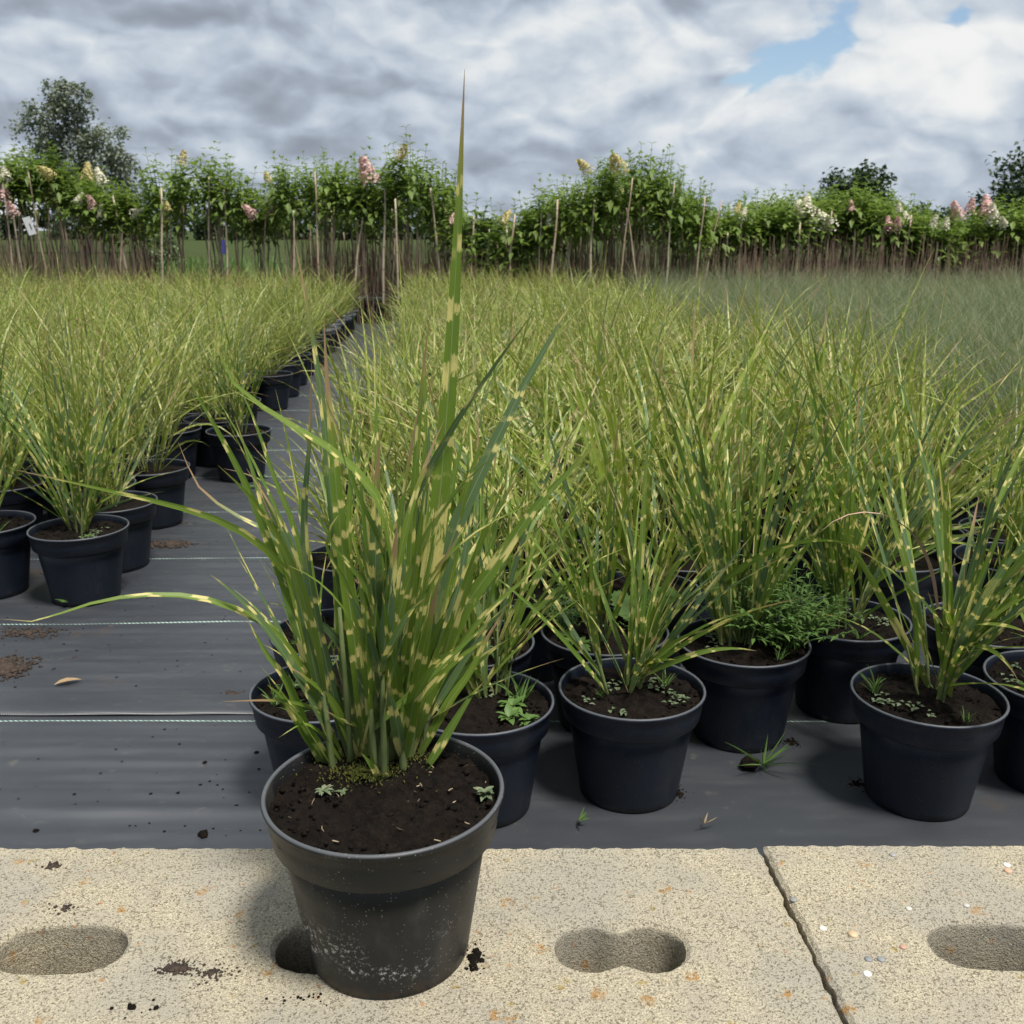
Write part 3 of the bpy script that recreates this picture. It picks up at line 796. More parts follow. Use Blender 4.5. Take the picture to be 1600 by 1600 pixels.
# ------------------------------------------------------------------ near potted grasses, leaf by leaf
SITES = []
GB = 'zebra grasses packed pot to pot in the bed beside the fine grey-green grass'
GA = 'zebra grasses packed pot to pot in the bed across the fabric path'
def near_plant(x, y, seed, nleaf, label, lmin=.22, lmax=.46, wmin=.006, wmax=.0105, rad=.026, spread=1.0, weeds=(), off=(0, 0), droop=.5, group=None, mat='zebra'):
    random.seed(500+seed)
    t = thing('potted_plant', (x, y, .004), 0, label, 'potted plant', group); SITES.append((x, y))
    pot_parts(t, False, seed)
    lv, cul = clump_leaves(nleaf, rad, lmin, lmax, wmin, wmax, 10, spread, 2, droop)
    for q in lv: mk('leaf', mesh('leaf', q[0], q[1], M[mat], True, q[2]), t, (off[0], off[1], SOILZ))
    for bx, by, a, lean, h in cul:
        d = Vector((math.sin(lean)*math.cos(a), math.sin(lean)*math.sin(a), math.cos(lean)))
        pts = [Vector((bx, by, -.006)) + d*h*k for k in (0, .5, 1)]; r0 = random.uniform(.002, .0034)
        mk('stem', mesh('stem', *tube(pts, [r0, r0*.85, r0*.5], 6), M['culm']), t, (off[0], off[1], SOILZ))
    add_weeds(t, weeds); tag(mk('soil_clods', CLODS, t, (0, 0, .0005), (0, 0, seed)), kind='stuff')
    return t
near_plant(-.292, 1.462, 1, 26, 'sparse zebra grass in a black pot half hidden behind the pot on the block', .16, .34, .005, .008, weeds=[('spots', .3, 0, 1), ('tuft', -.07, -.03, 1), ('tuft', -.05, .03, .9), ('tuft', -.03, -.07, 1)])
near_plant(-.050, 1.424, 2, 84, 'bushy zebra grass in a black pot with leafy green weeds at its foot', .2, .44, .006, .011, spread=1.35, off=(.015, .03), weeds=[('spots', 1.3, 0, 1), ('rose', .045, -.035, .8), ('rose', .075, -.045, .6), ('rose', .05, .0, .9), ('tuft', .06, .02, 1.3)])
near_plant(.187, 1.469, 3, 58, 'yellowish zebra grass in a black pot with a mossy, seedling-dotted soil top', .14, .36, .006, .010, off=(-.012, .01), spread=1.5, weeds=[('spots', 2.3, 0, 1), ('spots', .7, 0, 1), ('tuft', -.05, -.01, .6), ('tuft', .055, .03, .8)])
near_plant(.402, 1.657, 4, 70, 'zebra grass in a black pot overgrown with feathery green weed', .22, .54, .007, .0125, off=(-.01, .0), weeds=[('spots', 3.3, 0, 1), ('feather', .045, .02, 1.25), ('feather', .08, -.005, 1.15), ('feather', .085, .04, 1.2), ('feather', .01, .05, 1.0), ('tuft', .05, -.055, .7)])
P5 = near_plant(.641, 1.447, 5, 56, 'open zebra grass with one pinkish dried leaf in a black pot standing slightly forward', .22, .54, .008, .014, spread=1.5, off=(.015, .02), weeds=[('spots', 4.3, 0, 1), ('tuft', -.07, .03, 1.0), ('tuft', .03, -.07, .6)], droop=.6)
near_plant(.874, 1.50, 6, 26, 'small sparse zebra grass beside the pot with the pinkish dried leaf', .12, .3, .005, .008, weeds=[('tuft', -.06, -.03, 1.1), ('spots', .9, 0, 1)])
near_plant(.615, 1.765, 7, 64, 'zebra grass behind and between the weedy pot and the pinkish-leaved one', .24, .56, .007, .012, weeds=[('spots', 1.1, 0, 1), ('feather', -.06, -.03, .8), ('tuft', .0, -.07, .8)])
near_plant(.862, 1.738, 8, 24, 'thin zebra grass in a pot with bare weedy soil behind the small sparse one', .12, .30, .005, .009, weeds=[('spots', 2.1, 0, 1), ('tuft', -.03, -.05, 1), ('tuft', .04, .02, 1.2)])
P9 = near_plant(.165, 1.705, 9, 30, 'zebra grass directly behind the yellowish mossy-topped one with round weed leaves', .2, .44, .006, .010, weeds=[('spots', 1.8, 0, 1), ('rose', -.05, -.05, 1.1), ('rose', -.07, -.01, .9), ('feather', -.07, .03, .8), ('feather', .075, .02, .6)])
near_plant(-.075, 1.655, 10, 40, 'zebra grass directly behind the bushy one with leafy green weeds', .2, .46, .006, .010, weeds=[('spots', .2, 0, 1), ('tuft', .05, -.05, 1)])
near_plant(-.315, 1.70, 11, 40, 'zebra grass at the path edge behind the sparse half-hidden one', .2, .46, .006, .010, weeds=[('tuft', -.05, -.05, 1)])
near_plant(-1.04, 2.36, 12, 70, 'full zebra grass at the front corner of the bed across the path', .22, .46, .006, .010, weeds=[('spots', .2, 0, 1), ('rose', .04, -.05, .5)], group=None)
near_plant(-1.285, 2.40, 13, 60, 'zebra grass beside the front corner one in the bed across the path', .22, .46, .006, .010, weeds=[('tuft', .05, -.05, 1)])
near_plant(-.975, 3.60, 14, 70, 'zebra grass whose pot juts out into the fabric path', .25, .42, .006, .009, weeds=[])
random.seed(55)
q = strip(*grow((.0, .015, .14), math.pi*1.04, .25, 2.35, .30, .011, 12, .3, .2, 0.0), rnd=.5, voff=.3)
mk('leaf', mesh('leaf', q[0], q[1], plain('dried_leaf', (.42, .27, .20), .7), True, q[2]), P5, (.015, .02, SOILZ))['label'] = 'pinkish dried arching leaf'
# big lobed weed leaves between two pots
d = lobed(.105, .075, .4)
LOB = mesh('weed_leaf', d[0], d[1], M['weed'], True, d[2])
mk('weed_leaf', LOB, P9, (.07, .03, SOILZ+.012), (.45, 0, -.75)); mk('weed_leaf', LOB, P9, (.075, .05, SOILZ+.012), (.6, 0, -1.6), .8)
mk('weed_leaf', LOB, P9, (.05, .05, SOILZ+.012), (.5, 0, .3), .7)

# ------------------------------------------------------------------ the beds
VAR = []
for i in range(12):
    random.seed(900+i)
    lv, cul = clump_leaves(random.randint(66, 92), .038, .20, .52, .0046, .0085, 7, 1.8, 2 if i < 6 else 1, .75)
    parts = lv
    for bx, by, a, lean, h in cul:
        d = Vector((math.sin(lean)*math.cos(a), math.sin(lean)*math.sin(a), math.cos(lean)))
        parts.append(strip([Vector((bx, by, -.004)) + d*h*k for k in (0, .5, 1)], [Vector((1, 0, 0))]*3, [.006, .005, .003], across=1))
    v, f, a = join(parts); VAR.append(mesh('leaves', v, f, M['zebra_bed'], True, a))
NEARV = []
for i in range(5):
    random.seed(980+i)
    lv, cul = clump_leaves(random.randint(48, 68), .034, .22, .56, .006, .0115, 9, 1.7, 2, .65)
    for bx, by, a, lean, h in cul:
        d = Vector((math.sin(lean)*math.cos(a), math.sin(lean)*math.sin(a), math.cos(lean)))
        lv.append(strip([Vector((bx, by, -.004)) + d*h*k for k in (0, .5, 1)], [Vector((1, 0, 0))]*3, [.006, .005, .003], across=1))
    v, f, a = join(lv); NEARV.append(mesh('leaves', v, f, M['zebra_bed'], True, a))
VAR += NEARV
random.seed(77)
cand = []
def free(x, y, d=.222): return all((x-a)**2 + (y-b)**2 > d*d for a, b in SITES)
def seen(x, y):
    px, py = to_px((x, y, .42)); return -130 < px < 1730
yy, i = 1.72, 0
while yy < 9.6:
    x = -.295 - .063*(yy-1.47) + (.118 if i % 2 else 0)
    xr = 1.36 - .063*(yy-1.5)
    while x < xr:
        jx, jy = x + random.uniform(-.012, .012), yy + random.uniform(-.012, .012)
        if free(jx, jy) and seen(jx, jy): cand.append((jx, jy, GB, 'dense zebra grass in a black pot in the bed beside the fine grey-green grass')); SITES.append((jx, jy))
        x += .237
    yy += .207; i += 1
yy, i = 2.60, 0
while yy < 9.6:
    x = -1.055 - .063*(yy-2.57) - (.118 if i % 2 else 0)
    while seen(x, yy) and x > -6:
        jx, jy = x + random.uniform(-.014, .014), yy + random.uniform(-.012, .012)
        if free(jx, jy): cand.append((jx, jy, GA, 'dense zebra grass in a black pot in the bed across the fabric path')); SITES.append((jx, jy))
        x -= .237
    yy += .207; i += 1
cand.sort(key=lambda c: c[1])
MAXI = 300 - 15
prot = {}
for k, (x, y, gp, lb) in enumerate(cand[:MAXI]):
    vi = random.randrange(12, 17) if (y < 3.0 and random.random() < .75) else random.randrange(12)
    if vi not in prot:
        t = thing('potted_plant', (x, y, .004), 0, lb, 'potted plant', gp)
        pot_parts(t, False, vi, True); tag(mk('leaves', VAR[vi], t, (0, 0, SOILZ)), kind='stuff'); prot[vi] = t
    else:
        t = copy_tree(prot[vi]); t.location = (x, y, .004)
    t['label'] = lb; t['group'] = gp
    t.rotation_euler = (0, 0, random.uniform(0, 6.283)); s = random.uniform(.92, 1.10)
    q = 1.0 - .16*max(0.0, min(1.0, (y-2.7)/2.3))
    e = min(abs(x - (-.295-.063*(y-1.47))), abs(x - (-1.055-.063*(y-2.57)))); sx = .74 if e < .1 else (.86 if e < .2 else 1.0)
    for ch in t.children:
        if ch.name.startswith('leaves'): ch.scale = (s*sx, s*sx, s*q*random.choice((.8, .92, .96, 1.0, 1.04, 1.12)))
print('bed plants', len(cand), 'individual', min(len(cand), MAXI))
rest = cand[MAXI:]
if rest:
    V, F, A = [], [], []; off = 0
    low = []
    for i in range(4):
        random.seed(950+i); low.append(join(clump_leaves(70, .034, .22, .50, .006, .010, 5, 1.25, 1, .55)[0]))
    pv, pf = lathe([(RB, 0), (RT, .1365), (RR, .14), (RR, PH), (RR-.004, PH-.006), (0.0, PH-.016)], 16)
    low = [(np.array(v), np.array(f), np.array(a)) for v, f, a in low]; pv = np.array(pv); pf = np.array(pf)
    PV, PF = [], []; poff = 0
    for x, y, gp, lb in rest:
        v, f, a = random.choice(low); an = random.uniform(0, 6.283); c, s = math.cos(an), math.sin(an)
        w = np.empty_like(v); w[:, 0] = v[:, 0]*c - v[:, 1]*s + x; w[:, 1] = v[:, 0]*s + v[:, 1]*c + y; w[:, 2] = v[:, 2]*random.uniform(.68, .9) + SOILZ + .004
        V.append(w); F.append(f+off); A.append(a); off += len(v)
        PV.append(pv + np.array([x, y, .004])); PF.append(pf+poff); poff += len(pv)
    o = mk('distant_zebra_grass', mesh('distant_zebra_grass', np.concatenate(V).tolist(), np.concatenate(F).tolist(), M['zebra_bed'], True, np.concatenate(A)))
    tag(o, 'far rows of zebra grass merging in front of the hydrangea canes', 'grass', kind='stuff')
    p = mk('pots', mesh('pots', np.concatenate(PV).tolist(), np.concatenate(PF).tolist(), M['pot']), o); tag(p, kind='stuff')

# ------------------------------------------------------------------ fine grey-green grass bed (one airy mass)
def fine_bed(nb, seed, mat, zmin, zmax, wid, lean):
    rng = np.random.default_rng(seed); n = 4
    y = 2.2 + (9.9-2.2)*rng.random(nb*3)**.8; 
    x0 = 1.50 - .063*(y-1.5); x1 = .53*y + .45
    x = x0 + (x1-x0)*rng.random(nb*3)
    # tussocks
    cell = np.stack([np.round(x/.24), np.round(y/.24)], 1)*.24
    x = cell[:, 0] + rng.normal(0, .045, x.size); y = cell[:, 1] + rng.normal(0, .045, x.size)
    ok = (x > x0-.02) & (x < x1); x, y, cell = x[ok][:nb], y[ok][:nb], cell[ok][:nb]; nb = x.size
    dx, dy = x-cell[:, 0], y-cell[:, 1]
    L = zmin + (zmax-zmin)*rng.random(nb)
    px = dx*lean*2.2 + rng.normal(0, .055, nb)*lean; py = dy*lean*2.2 + rng.normal(0, .055, nb)*lean
    a = rng.random(nb)*6.283; sx, sy = np.cos(a), np.sin(a); rnd = rng.random(nb)
    V = np.zeros((nb, (n+1)*2, 3)); A = np.zeros((nb, (n+1)*2, 4))
    for k in range(n+1):
        t = k/n; w = wid*(1-.8*t)*.5
        cx = x + px*t**1.6*1.6; cy = y + py*t**1.6*1.6; cz = .10 + L*t - .10*L*t*t
        for j, sg in enumerate((-1, 1)):
            V[:, k*2+j, 0] = cx + sg*w*sx; V[:, k*2+j, 1] = cy + sg*w*sy; V[:, k*2+j, 2] = cz
            A[:, k*2+j] = np.stack([np.full(nb, t), np.full(nb, j), np.full(nb, t), rnd], 1)
    q = np.array([(k*2, k*2+1, k*2+3, k*2+2) for k in range(n)])
    F = (q[None] + (np.arange(nb)*(n+1)*2)[:, None, None]).reshape(-1, 4)
    me = bpy.data.meshes.new('fine_grass'); V = V.reshape(-1, 3)
    me.vertices.add(len(V)); me.vertices.foreach_set('co', V.ravel().astype(np.float32))
    me.loops.add(F.size); me.loops.foreach_set('vertex_index', F.ravel().astype(np.int32))
    me.polygons.add(len(F)); me.polygons.foreach_set('loop_start', np.arange(0, F.size, 4, dtype=np.int32))
    me.materials.append(mat); me.update(calc_edges=True)
    at = me.attributes.new('leaf', 'FLOAT_COLOR', 'POINT'); at.data.foreach_set('color', A.reshape(-1).astype(np.float32))
    return me
o = mk('fine_grass', fine_bed(48000, 3, M['fine'], .24, .52, .0034, 1.15)); tag(o, 'soft mass of fine grey-green grass in front of the hydrangea row', 'grass', kind='stuff')
p = mk('seed_stalks', fine_bed(5000, 5, M['fine_straw'], .38, .58, .0018, 1.8), o); tag(p, kind='stuff')

# ------------------------------------------------------------------ hydrangeas tied to canes
def crown(seed, rx, h, nshoot, fill):
    random.seed(seed); ps = []; Z = Vector((0, 0, 1))
    def lf(c, a, el, L):
        ps.append(blade_leaf(c, Vector((math.cos(a)*math.cos(el), math.sin(a)*math.cos(el), math.sin(el))), Z, L, L*random.uniform(.42, .55), random.random(), seg=2, curl=random.uniform(.1, .5)))
    for i in range(nshoot):
        a = random.uniform(0, 6.283); r = rx*math.sqrt(random.random())*.95
        top = h*(1-.38*(r/rx)**2)*random.uniform(.68, 1.2); b = Vector((r*.5*math.cos(a), r*.5*math.sin(a), h*.12)); e = Vector((r*math.cos(a), r*math.sin(a), top))
        nn = random.randint(7, 10)
        for k in range(nn):
            t = (k+1)/nn; c = b.lerp(e, t); az = random.uniform(0, 6.283) if k == 0 else az + 1.57
            L = random.uniform(.075, .11)*(1-.45*max(0, t-.6)/.4)
            for s in (0, math.pi): lf(c, az+s+random.gauss(0, .2), random.uniform(.0, .5) + (.35 if t > .85 else 0), L)
        ps.append(strip([b, b.lerp(e, .5), e], [Vector((1, 0, 0))]*3, [.008, .006, .003], across=1))
    for i in range(fill):
        a = random.uniform(0, 6.283); q = random.random()**.4; ph = math.acos(random.uniform(-1, 1))
        c = Vector((rx*q*math.sin(ph)*math.cos(a), rx*q*math.sin(ph)*math.sin(a), h*.30 + h*.50*q*math.cos(ph)))
        lf(c, a+random.gauss(0, .7), random.uniform(-.7, .6), random.uniform(.07, .115))
    v, f, a = join(ps); return mesh('foliage', v, f, M['hydrangea'], True, a)
CT = [crown(1200+i, .27, .62, 16, 190) for i in range(5)]
CLW = [crown(1300+i, .30, .46, 18, 190) for i in range(5)]
def panicle(seed, mat, r=.075, h=.16, n=230):
    random.seed(seed); ps = []
    for i in range(n):
        t = random.random()**.8; a = random.uniform(0, 6.283); q = r*(1-.75*t)*random.uniform(.6, 1.05)
        c = Vector((q*math.cos(a), q*math.sin(a), h*t)); d = Vector((math.cos(a), math.sin(a), random.uniform(-.2, .8)))
        s = Vector((-math.sin(a), math.cos(a), random.uniform(-.5, .5)))
        ps.append(blade_leaf(c, s, d, .022, .018, random.random(), seg=2, curl=.1))
    v, f, a = join(ps); return mesh('flower_head', v, f, mat, True, a)
FL = {k: [panicle(60+i, M['fl_'+k]) for i in range(2)] for k in ('white', 'pink', 'cream')}
def stem_mesh(seed, h, r):
    random.seed(seed); p = Vector((0, 0, 0)); pts = []
    for k in range(6): pts.append(p + Vector((random.gauss(0, .012), random.gauss(0, .012), h*k/5)))
    pts[0] = p
    return mesh('stem', *tube(pts, [r*(1-.1*k) for k in range(6)], 6), M['stem'])
STEM = [stem_mesh(i, 1.0, .0075) for i in range(6)]
def cane_mesh(seed):
    random.seed(seed); pts = [Vector((0.004*math.sin(k*1.3+seed), .004*math.cos(k*1.7), 1.0*k/6)) for k in range(7)]
    return mesh('cane', *tube(pts, [.0085-.0004*k for k in range(7)], 7), M['cane'])
CANE = [cane_mesh(i) for i in range(4)]
BPB = mesh('pot', *lathe([(.10, 0), (.115, .1), (.125, .20), (.132, .20), (.137, .235), (.14, .25), (.135, .25), (.132, .23), (.0, .225)], 24), M['pot'])
TOPS = [(-90, 212), (30, 222), (70, 245), (110, 232), (150, 262), (200, 282), (250, 300), (256, 300), (262, 228), (320, 236), (350, 246), (395, 250), (412, 272), (440, 285), (455, 240), (520, 230), (560, 240), (620, 232), (660, 228), (700, 255), (742, 312),
        (775, 335), (830, 308), (860, 285), (900, 258), (950, 244), (1010, 236), (1060, 262), (1100, 295), (1112, 322), (1136, 284), (1150, 318), (1180, 302), (1240, 298), (1300, 286), (1350, 296), (1400, 318), (1450, 328), (1500, 322), (1560, 316), (1700, 306)]
def top_at(x):
    for (a, ya), (b, yb) in zip(TOPS, TOPS[1:]):
        if a <= x <= b: return ya + (yb-ya)*(x-a)/max(1, b-a)
    return 310
GH = 'panicle hydrangeas tied to canes in a row behind the grasses'
def hydrangea(px, Y, ytop, kind, label, flowers=(), lean=None, seed=0, r=1.0):
    random.seed(4000+seed)
    X = (px-800)/FPX*(Y*cp + .4*sp) ; ztop = at_depth(px, ytop, Y).z
    t = thing('hydrangea', (X, Y, .003), 0, label, 'shrub', GH)
    mk('pot', BPB, t)
    ch = (.62 if kind == 'tall' else .46)*random.uniform(.92, 1.12); cz = ztop-ch*.92
    me = random.choice(CT if kind == 'tall' else CLW); base_h = .62 if kind == 'tall' else .46
    fo = mk('foliage', me, t, (0, 0, cz), (0, 0, random.uniform(0, 6.283)), (r, r, ch/base_h)); tag(fo, kind='stuff')
    for k in range(3):
        a = random.uniform(0, 6.283); q = random.uniform(.01, .06)
        s = mk('stem', random.choice(STEM), t, (q*math.cos(a), q*math.sin(a), .22), (random.gauss(0, .07), random.gauss(0, .07), a), (1, 1, cz + ch*.3 - .22))
    hc = random.uniform(.66, .92)*ztop if lean is None else lean[1]
    la = random.gauss(0, .075) if lean is None else lean[0]
    mk('cane', random.choice(CANE), t, (random.gauss(0, .05), -.20 + random.gauss(0, .03), .2), (random.uniform(-.06, .06), la, random.random()), (random.uniform(1.0, 1.45),)*2 + (hc-.2,))
    for _k in range(1 + (random.random() < .5)):
        mk('cane', random.choice(CANE), t, (random.gauss(0, .08), random.gauss(0, .04), .2), (random.uniform(-.05, .08), random.gauss(0, .09), random.random()), (random.uniform(.8, 1.2),)*2 + (hc*random.uniform(.7, 1.0)-.2,))
    for (fx, fy, col, s) in flowers:
        p = at_depth(fx, fy, Y-.24); p = p - Vector((X, Y, 0))
        mk('flower_head', random.choice(FL[col]), t, (p.x, p.y, p.z-.08*s), (random.gauss(0, .35), random.gauss(0, .35), random.random()*6), s)
    return t
FLW = [(5, 300, 'pink', 1.0), (20, 325, 'pink', .9), (8, 270, 'white', .9), (80, 262, 'cream', 1.0), (135, 268, 'cream', 1.0), (160, 276, 'white', 1.0), (118, 310, 'white', .8), (145, 315, 'pink', .8), (158, 332, 'white', .9), (203, 325, 'white', .8), (262, 322, 'cream', .6),
       (578, 265, 'pink', 1.45), (397, 327, 'pink', .9), (420, 330, 'pink', .9), (625, 236, 'cream', .9), (702, 342, 'pink', .7), (282, 246, 'cream', .8), (785, 338, 'cream', .9), (420, 278, 'cream', .7),
       (920, 256, 'cream', .9), (968, 248, 'cream', 1.3), (1262, 328, 'white', 1.6), (1285, 332, 'white', 1.5), (1275, 348, 'white', 1.4), (1302, 340, 'white', 1.2), (1258, 320, 'white', 1.2), (1330, 322, 'pink', .7), (1390, 350, 'pink', .9), (1402, 348, 'pink', .8), (1420, 338, 'white', .8), (1405, 325, 'white', .6),
       (1500, 328, 'pink', 1.1), (1515, 322, 'pink', .9), (1545, 320, 'pink', 1.2), (1553, 332, 'white', 1.1), (1458, 345, 'white', .7), (1478, 350, 'white', .7), (1160, 335, 'white', .8), (1150, 325, 'cream', .7), (860, 345, 'white', .7), (1570, 345, 'white', .7)]
LB = {'A': 'leafy flowerless hydrangea tied to canes behind the zebra grass',
      'B': 'low flowerless hydrangea on canes behind the fine grey-green grass'}
seed = 0; used = set()
def place_row(rng, Y, dtop, kind, lab, front=True):
    global seed
    for px in rng:
        seed += 1; random.seed(seed); x = px + random.uniform(-9, 9)
        if 738 < x < 782: continue
        if 238 < x < 262: continue
        yt = top_at(x) + dtop + random.uniform(-10, 20)
        fl = []
        if front:
            for i, q in enumerate(FLW):
                if i not in used and abs(q[0]-x) < 26: fl.append(q); used.add(i)
        cols = [c for c in ('white', 'pink', 'cream') if any(q[2] == c for q in fl)]
        lb = LB[lab].replace('hydrangea', 'front-row hydrangea' if front else 'back-row hydrangea', 1)
        if cols: lb = ('tall' if kind == 'tall' else 'low') + ' hydrangea bearing ' + ' and '.join(cols) + (' panicles behind the zebra grass' if lab == 'A' else ' panicles behind the fine grey-green grass')
        hydrangea(x, Y + random.uniform(-.12, .12), yt, kind, lb, fl, None, seed, random.uniform(.9, 1.15) if kind != 'tall' else random.uniform(.85, 1.05))
place_row(range(-30, 260, 42), 10.4, 2, 'low', 'A')
place_row(range(-10, 250, 46), 11.0, 10, 'low', 'A', False)
place_row(range(275, 420, 50), 10.2, 0, 'tall', 'A'); place_row(range(420, 455, 40), 10.2, 0, 'low', 'A')
place_row(range(462, 745, 44), 10.0, 0, 'tall', 'A')
place_row(range(290, 740, 58), 10.7, 12, 'tall', 'A', False)
place_row(range(505, 720, 62), 11.3, 16, 'tall', 'A', False)
place_row(range(790, 1110, 42), 9.9, 0, 'tall', 'A'); place_row(range(800, 1110, 46), 10.5, 10, 'tall', 'A', False); place_row(range(845, 1100, 52), 11.1, 14, 'tall', 'A', False)
place_row(range(1118, 1660, 38), 10.6, 2, 'low', 'B'); place_row(range(1125, 1660, 42), 11.2, 8, 'low', 'B', False); place_row(range(1130, 1660, 48), 11.8, 10, 'low', 'B', False)
# dry brown stalks between the canes
def dry_stalks(n, seed):
    random.seed(seed); ps = []
    for i in range(n):
        Y = random.uniform(9.75, 11.6); px = random.uniform(-40, 1660)
        if 742 < px < 778 or (265 < px < 480 and random.random() < .3): continue
        X = (px-800)/FPX*Y; h = random.uniform(.35, .85)*(1.0 if px < 260 or px > 480 else .6)
        b = Vector((X, Y, 0)); l = Vector((random.gauss(0, .06), random.gauss(0, .05), h))
        ps.append(strip([b, b+l*.5+Vector((random.gauss(0, .01), 0, 0)), b+l], [Vector((1, .2, 0))]*3, [.007, .006, .003], across=1))
    return join(ps)
v, f, a = dry_stalks(6500, 5)
M['drystem'] = foliage_material('dry_stalk', (.085, .055, .04), (.21, .145, .105), trans=.0, rough=.8)
o = mk('dry_stalks', mesh('dry_stalks', v, f, M['drystem'], True, a)); tag(o, 'thicket of thin brown stalks at the foot of the hydrangeas', 'stalks', kind='stuff')

# rough grass on the field seen between the stems
def rough_grass(n, seed):
    random.seed(seed); ps = []
    for i in range(n):
        Y = random.uniform(12.4, 19); px = random.uniform(200, 560) if random.random() < .8 else random.uniform(700, 820); X = (px-800)/FPX*Y
        h = random.uniform(.15, .55); l = Vector((random.gauss(0, .08), random.gauss(0, .08), h)); b = Vector((X, Y, -.03))
        ps.append(strip([b, b+l*.6, b+l+Vector((l.x*.6, l.y*.6, -.03))], [Vector((1, .2, 0))]*3, [.014, .011, .002], across=1))
    return join(ps)
v, f, a = rough_grass(5200, 8)
o = mk('rough_grass', mesh('rough_grass', v, f, M['weed'], True, a)); tag(o, 'rough green grass on the field behind the hydrangea stems', 'grass', kind='stuff')

# tags hanging in the hydrangeas
def hang_tag(px, py, Y, w, h, rot, mat, label, mark=True):
    p = at_depth(px, py, Y); bm = bmesh.new(); bmesh.ops.create_cube(bm, size=1)
    bmesh.ops.scale(bm, vec=(w, .0012, h), verts=bm.verts); me = bpy.data.meshes.new('plant_tag'); bm.to_mesh(me); bm.free(); me.materials.append(mat)
    o = mk('plant_tag', me, None, p, (0.1, rot, 0)); tag(o, label, 'tag')
    if mark:
        bm = bmesh.new(); bmesh.ops.create_cube(bm, size=1); bmesh.ops.scale(bm, vec=(w*.14, .0008, h*.34), verts=bm.verts); me = bpy.data.meshes.new('print'); bm.to_mesh(me); bm.free(); me.materials.append(M['ink'])
        mk('print', me, o, (w*.1, -.0012, -h*.05))
    st = mesh('string', *tube([Vector((0, 0, h*.48)), Vector((.004, .01, h*.8)), Vector((0, .03, h*1.3))], [.001]*3, 5), M['stem']); mk('string', st, o)
hang_tag(46, 353, 10.02, .075, .165, -.25, M['tag'], 'white paper tag with dark print hanging in the hydrangea canes')
hang_tag(349, 386, 9.95, .03, .13, .05, M['bluetag'], 'small blue tag hanging among the hydrangea canes', False)

# ------------------------------------------------------------------ trees and bushes beyond
def tree(px, ytop, D, width_px, mat, label, nleaf, leaf, lobes, seed, zbase=.0, cat='tree', open_=.6, name='tree'):
    random.seed(seed); X = (px-800)/FPX*D; zt = at_depth(px, ytop, D).z; wr = width_px/FPX*D/2; H = zt
    t = thing(name, (X, D, -.03), 0, label, cat)
    tp = [Vector((0, 0, 0)), Vector((.02*H, 0, H*.2)), Vector((0, .02*H, H*.45)), Vector((.01*H, 0, H*.8))]
    tr = mk('trunk', mesh('trunk', *tube(tp, [H*.03, H*.024, H*.016, H*.005], 9), M['stem']), t)
    ps = []; br = []
    for (lx, lz, lr) in lobes:
        c = Vector((lx*wr, random.uniform(-.5, .5)*wr, lz*H)); rr = lr*wr
        st = Vector((0, 0, min(c.z*.7, H*.4))); br.append(tube([st, st.lerp(c, .5)+Vector((0, 0, -.05*H)), c], [H*.011, H*.007, H*.002], 6))
        subs = [c + Vector([max(-1.6, min(1.6, random.gauss(0, 1)))*k_ for k_ in (.5, .5, .6)])*rr for _ in range(max(6, int(nleaf/len(lobes)/45)))]
        for s_ in subs:
            for k in range(45):
                q = s_ + Vector([max(-1.7, min(1.7, random.gauss(0, 1))) for _ in range(3)])*rr*.22*open_*1.6
                if q.z < zbase: continue
                d = Vector((random.gauss(0, 1), random.gauss(0, 1), random.gauss(0, .7)))
                ps.append(blade_leaf(q, d, Vector((random.gauss(0, .4), random.gauss(0, .4), 1)), leaf*random.uniform(.6, 1.2), leaf*.7, random.random(), seg=2))
    v, f, a = join(ps); cr_ = mk('crown', mesh('crown', v, f, mat, True, a), t); tag(cr_, kind='stuff')
    for q in br: mk('branch', mesh('branch', *q, M['stem']), tr)
    return t
tree(160, 122, 42, 158, M['poplar'], 'tall grey-green poplar with open crown rising behind the hydrangeas', 11000, .17,
     [(-.22, .83, .36), (.10, .84, .34), (-.05, .68, .5), (-.52, .70, .42), (-.66, .50, .40), (.0, .52, .55), (.34, .62, .4), (.68, .60, .34), (.74, .42, .40), (.2, .38, .5), (-.25, .36, .5), (-.66, .62, .3), (.5, .3, .4), (-.5, .32, .45)], 11, open_=.62)
tree(1640, 228, 36, 235, M['darktree'], 'dark dense round tree standing well beyond the hydrangeas', 9000, .20,
     [(0, .82, .5), (-.4, .7, .45), (-.62, .5, .4), (-.7, .34, .35), (.3, .6, .6), (0, .5, .6), (-.3, .3, .6), (.5, .4, .6)], 12, open_=.6)
tree(1318, 272, 30, 150, M['darktree'], 'dark bushy treetop showing just above the hydrangea row', 5000, .15,
     [(0, .86, .45), (-.4, .72, .45), (.4, .72, .45), (0, .6, .6), (.5, .5, .5), (-.5, .5, .5)], 13, open_=.6)
tree(752, 366, 14.5, 62, M['weed'], 'fresh green bush seen through the gap at the end of the path', 2600, .09,
     [(0, .75, .5), (-.4, .55, .5), (.4, .55, .5), (0, .4, .6), (.0, .25, .6)], 14, cat='bush', open_=.7, name='bush')
tree(268, 352, 16, 60, M['fine'], 'pale grey-green bush in the gap between two hydrangea groups', 2200, .07,
     [(0, .72, .5), (-.4, .5, .5), (.4, .5, .5), (0, .3, .6)], 15, cat='bush', open_=.7, name='bush')
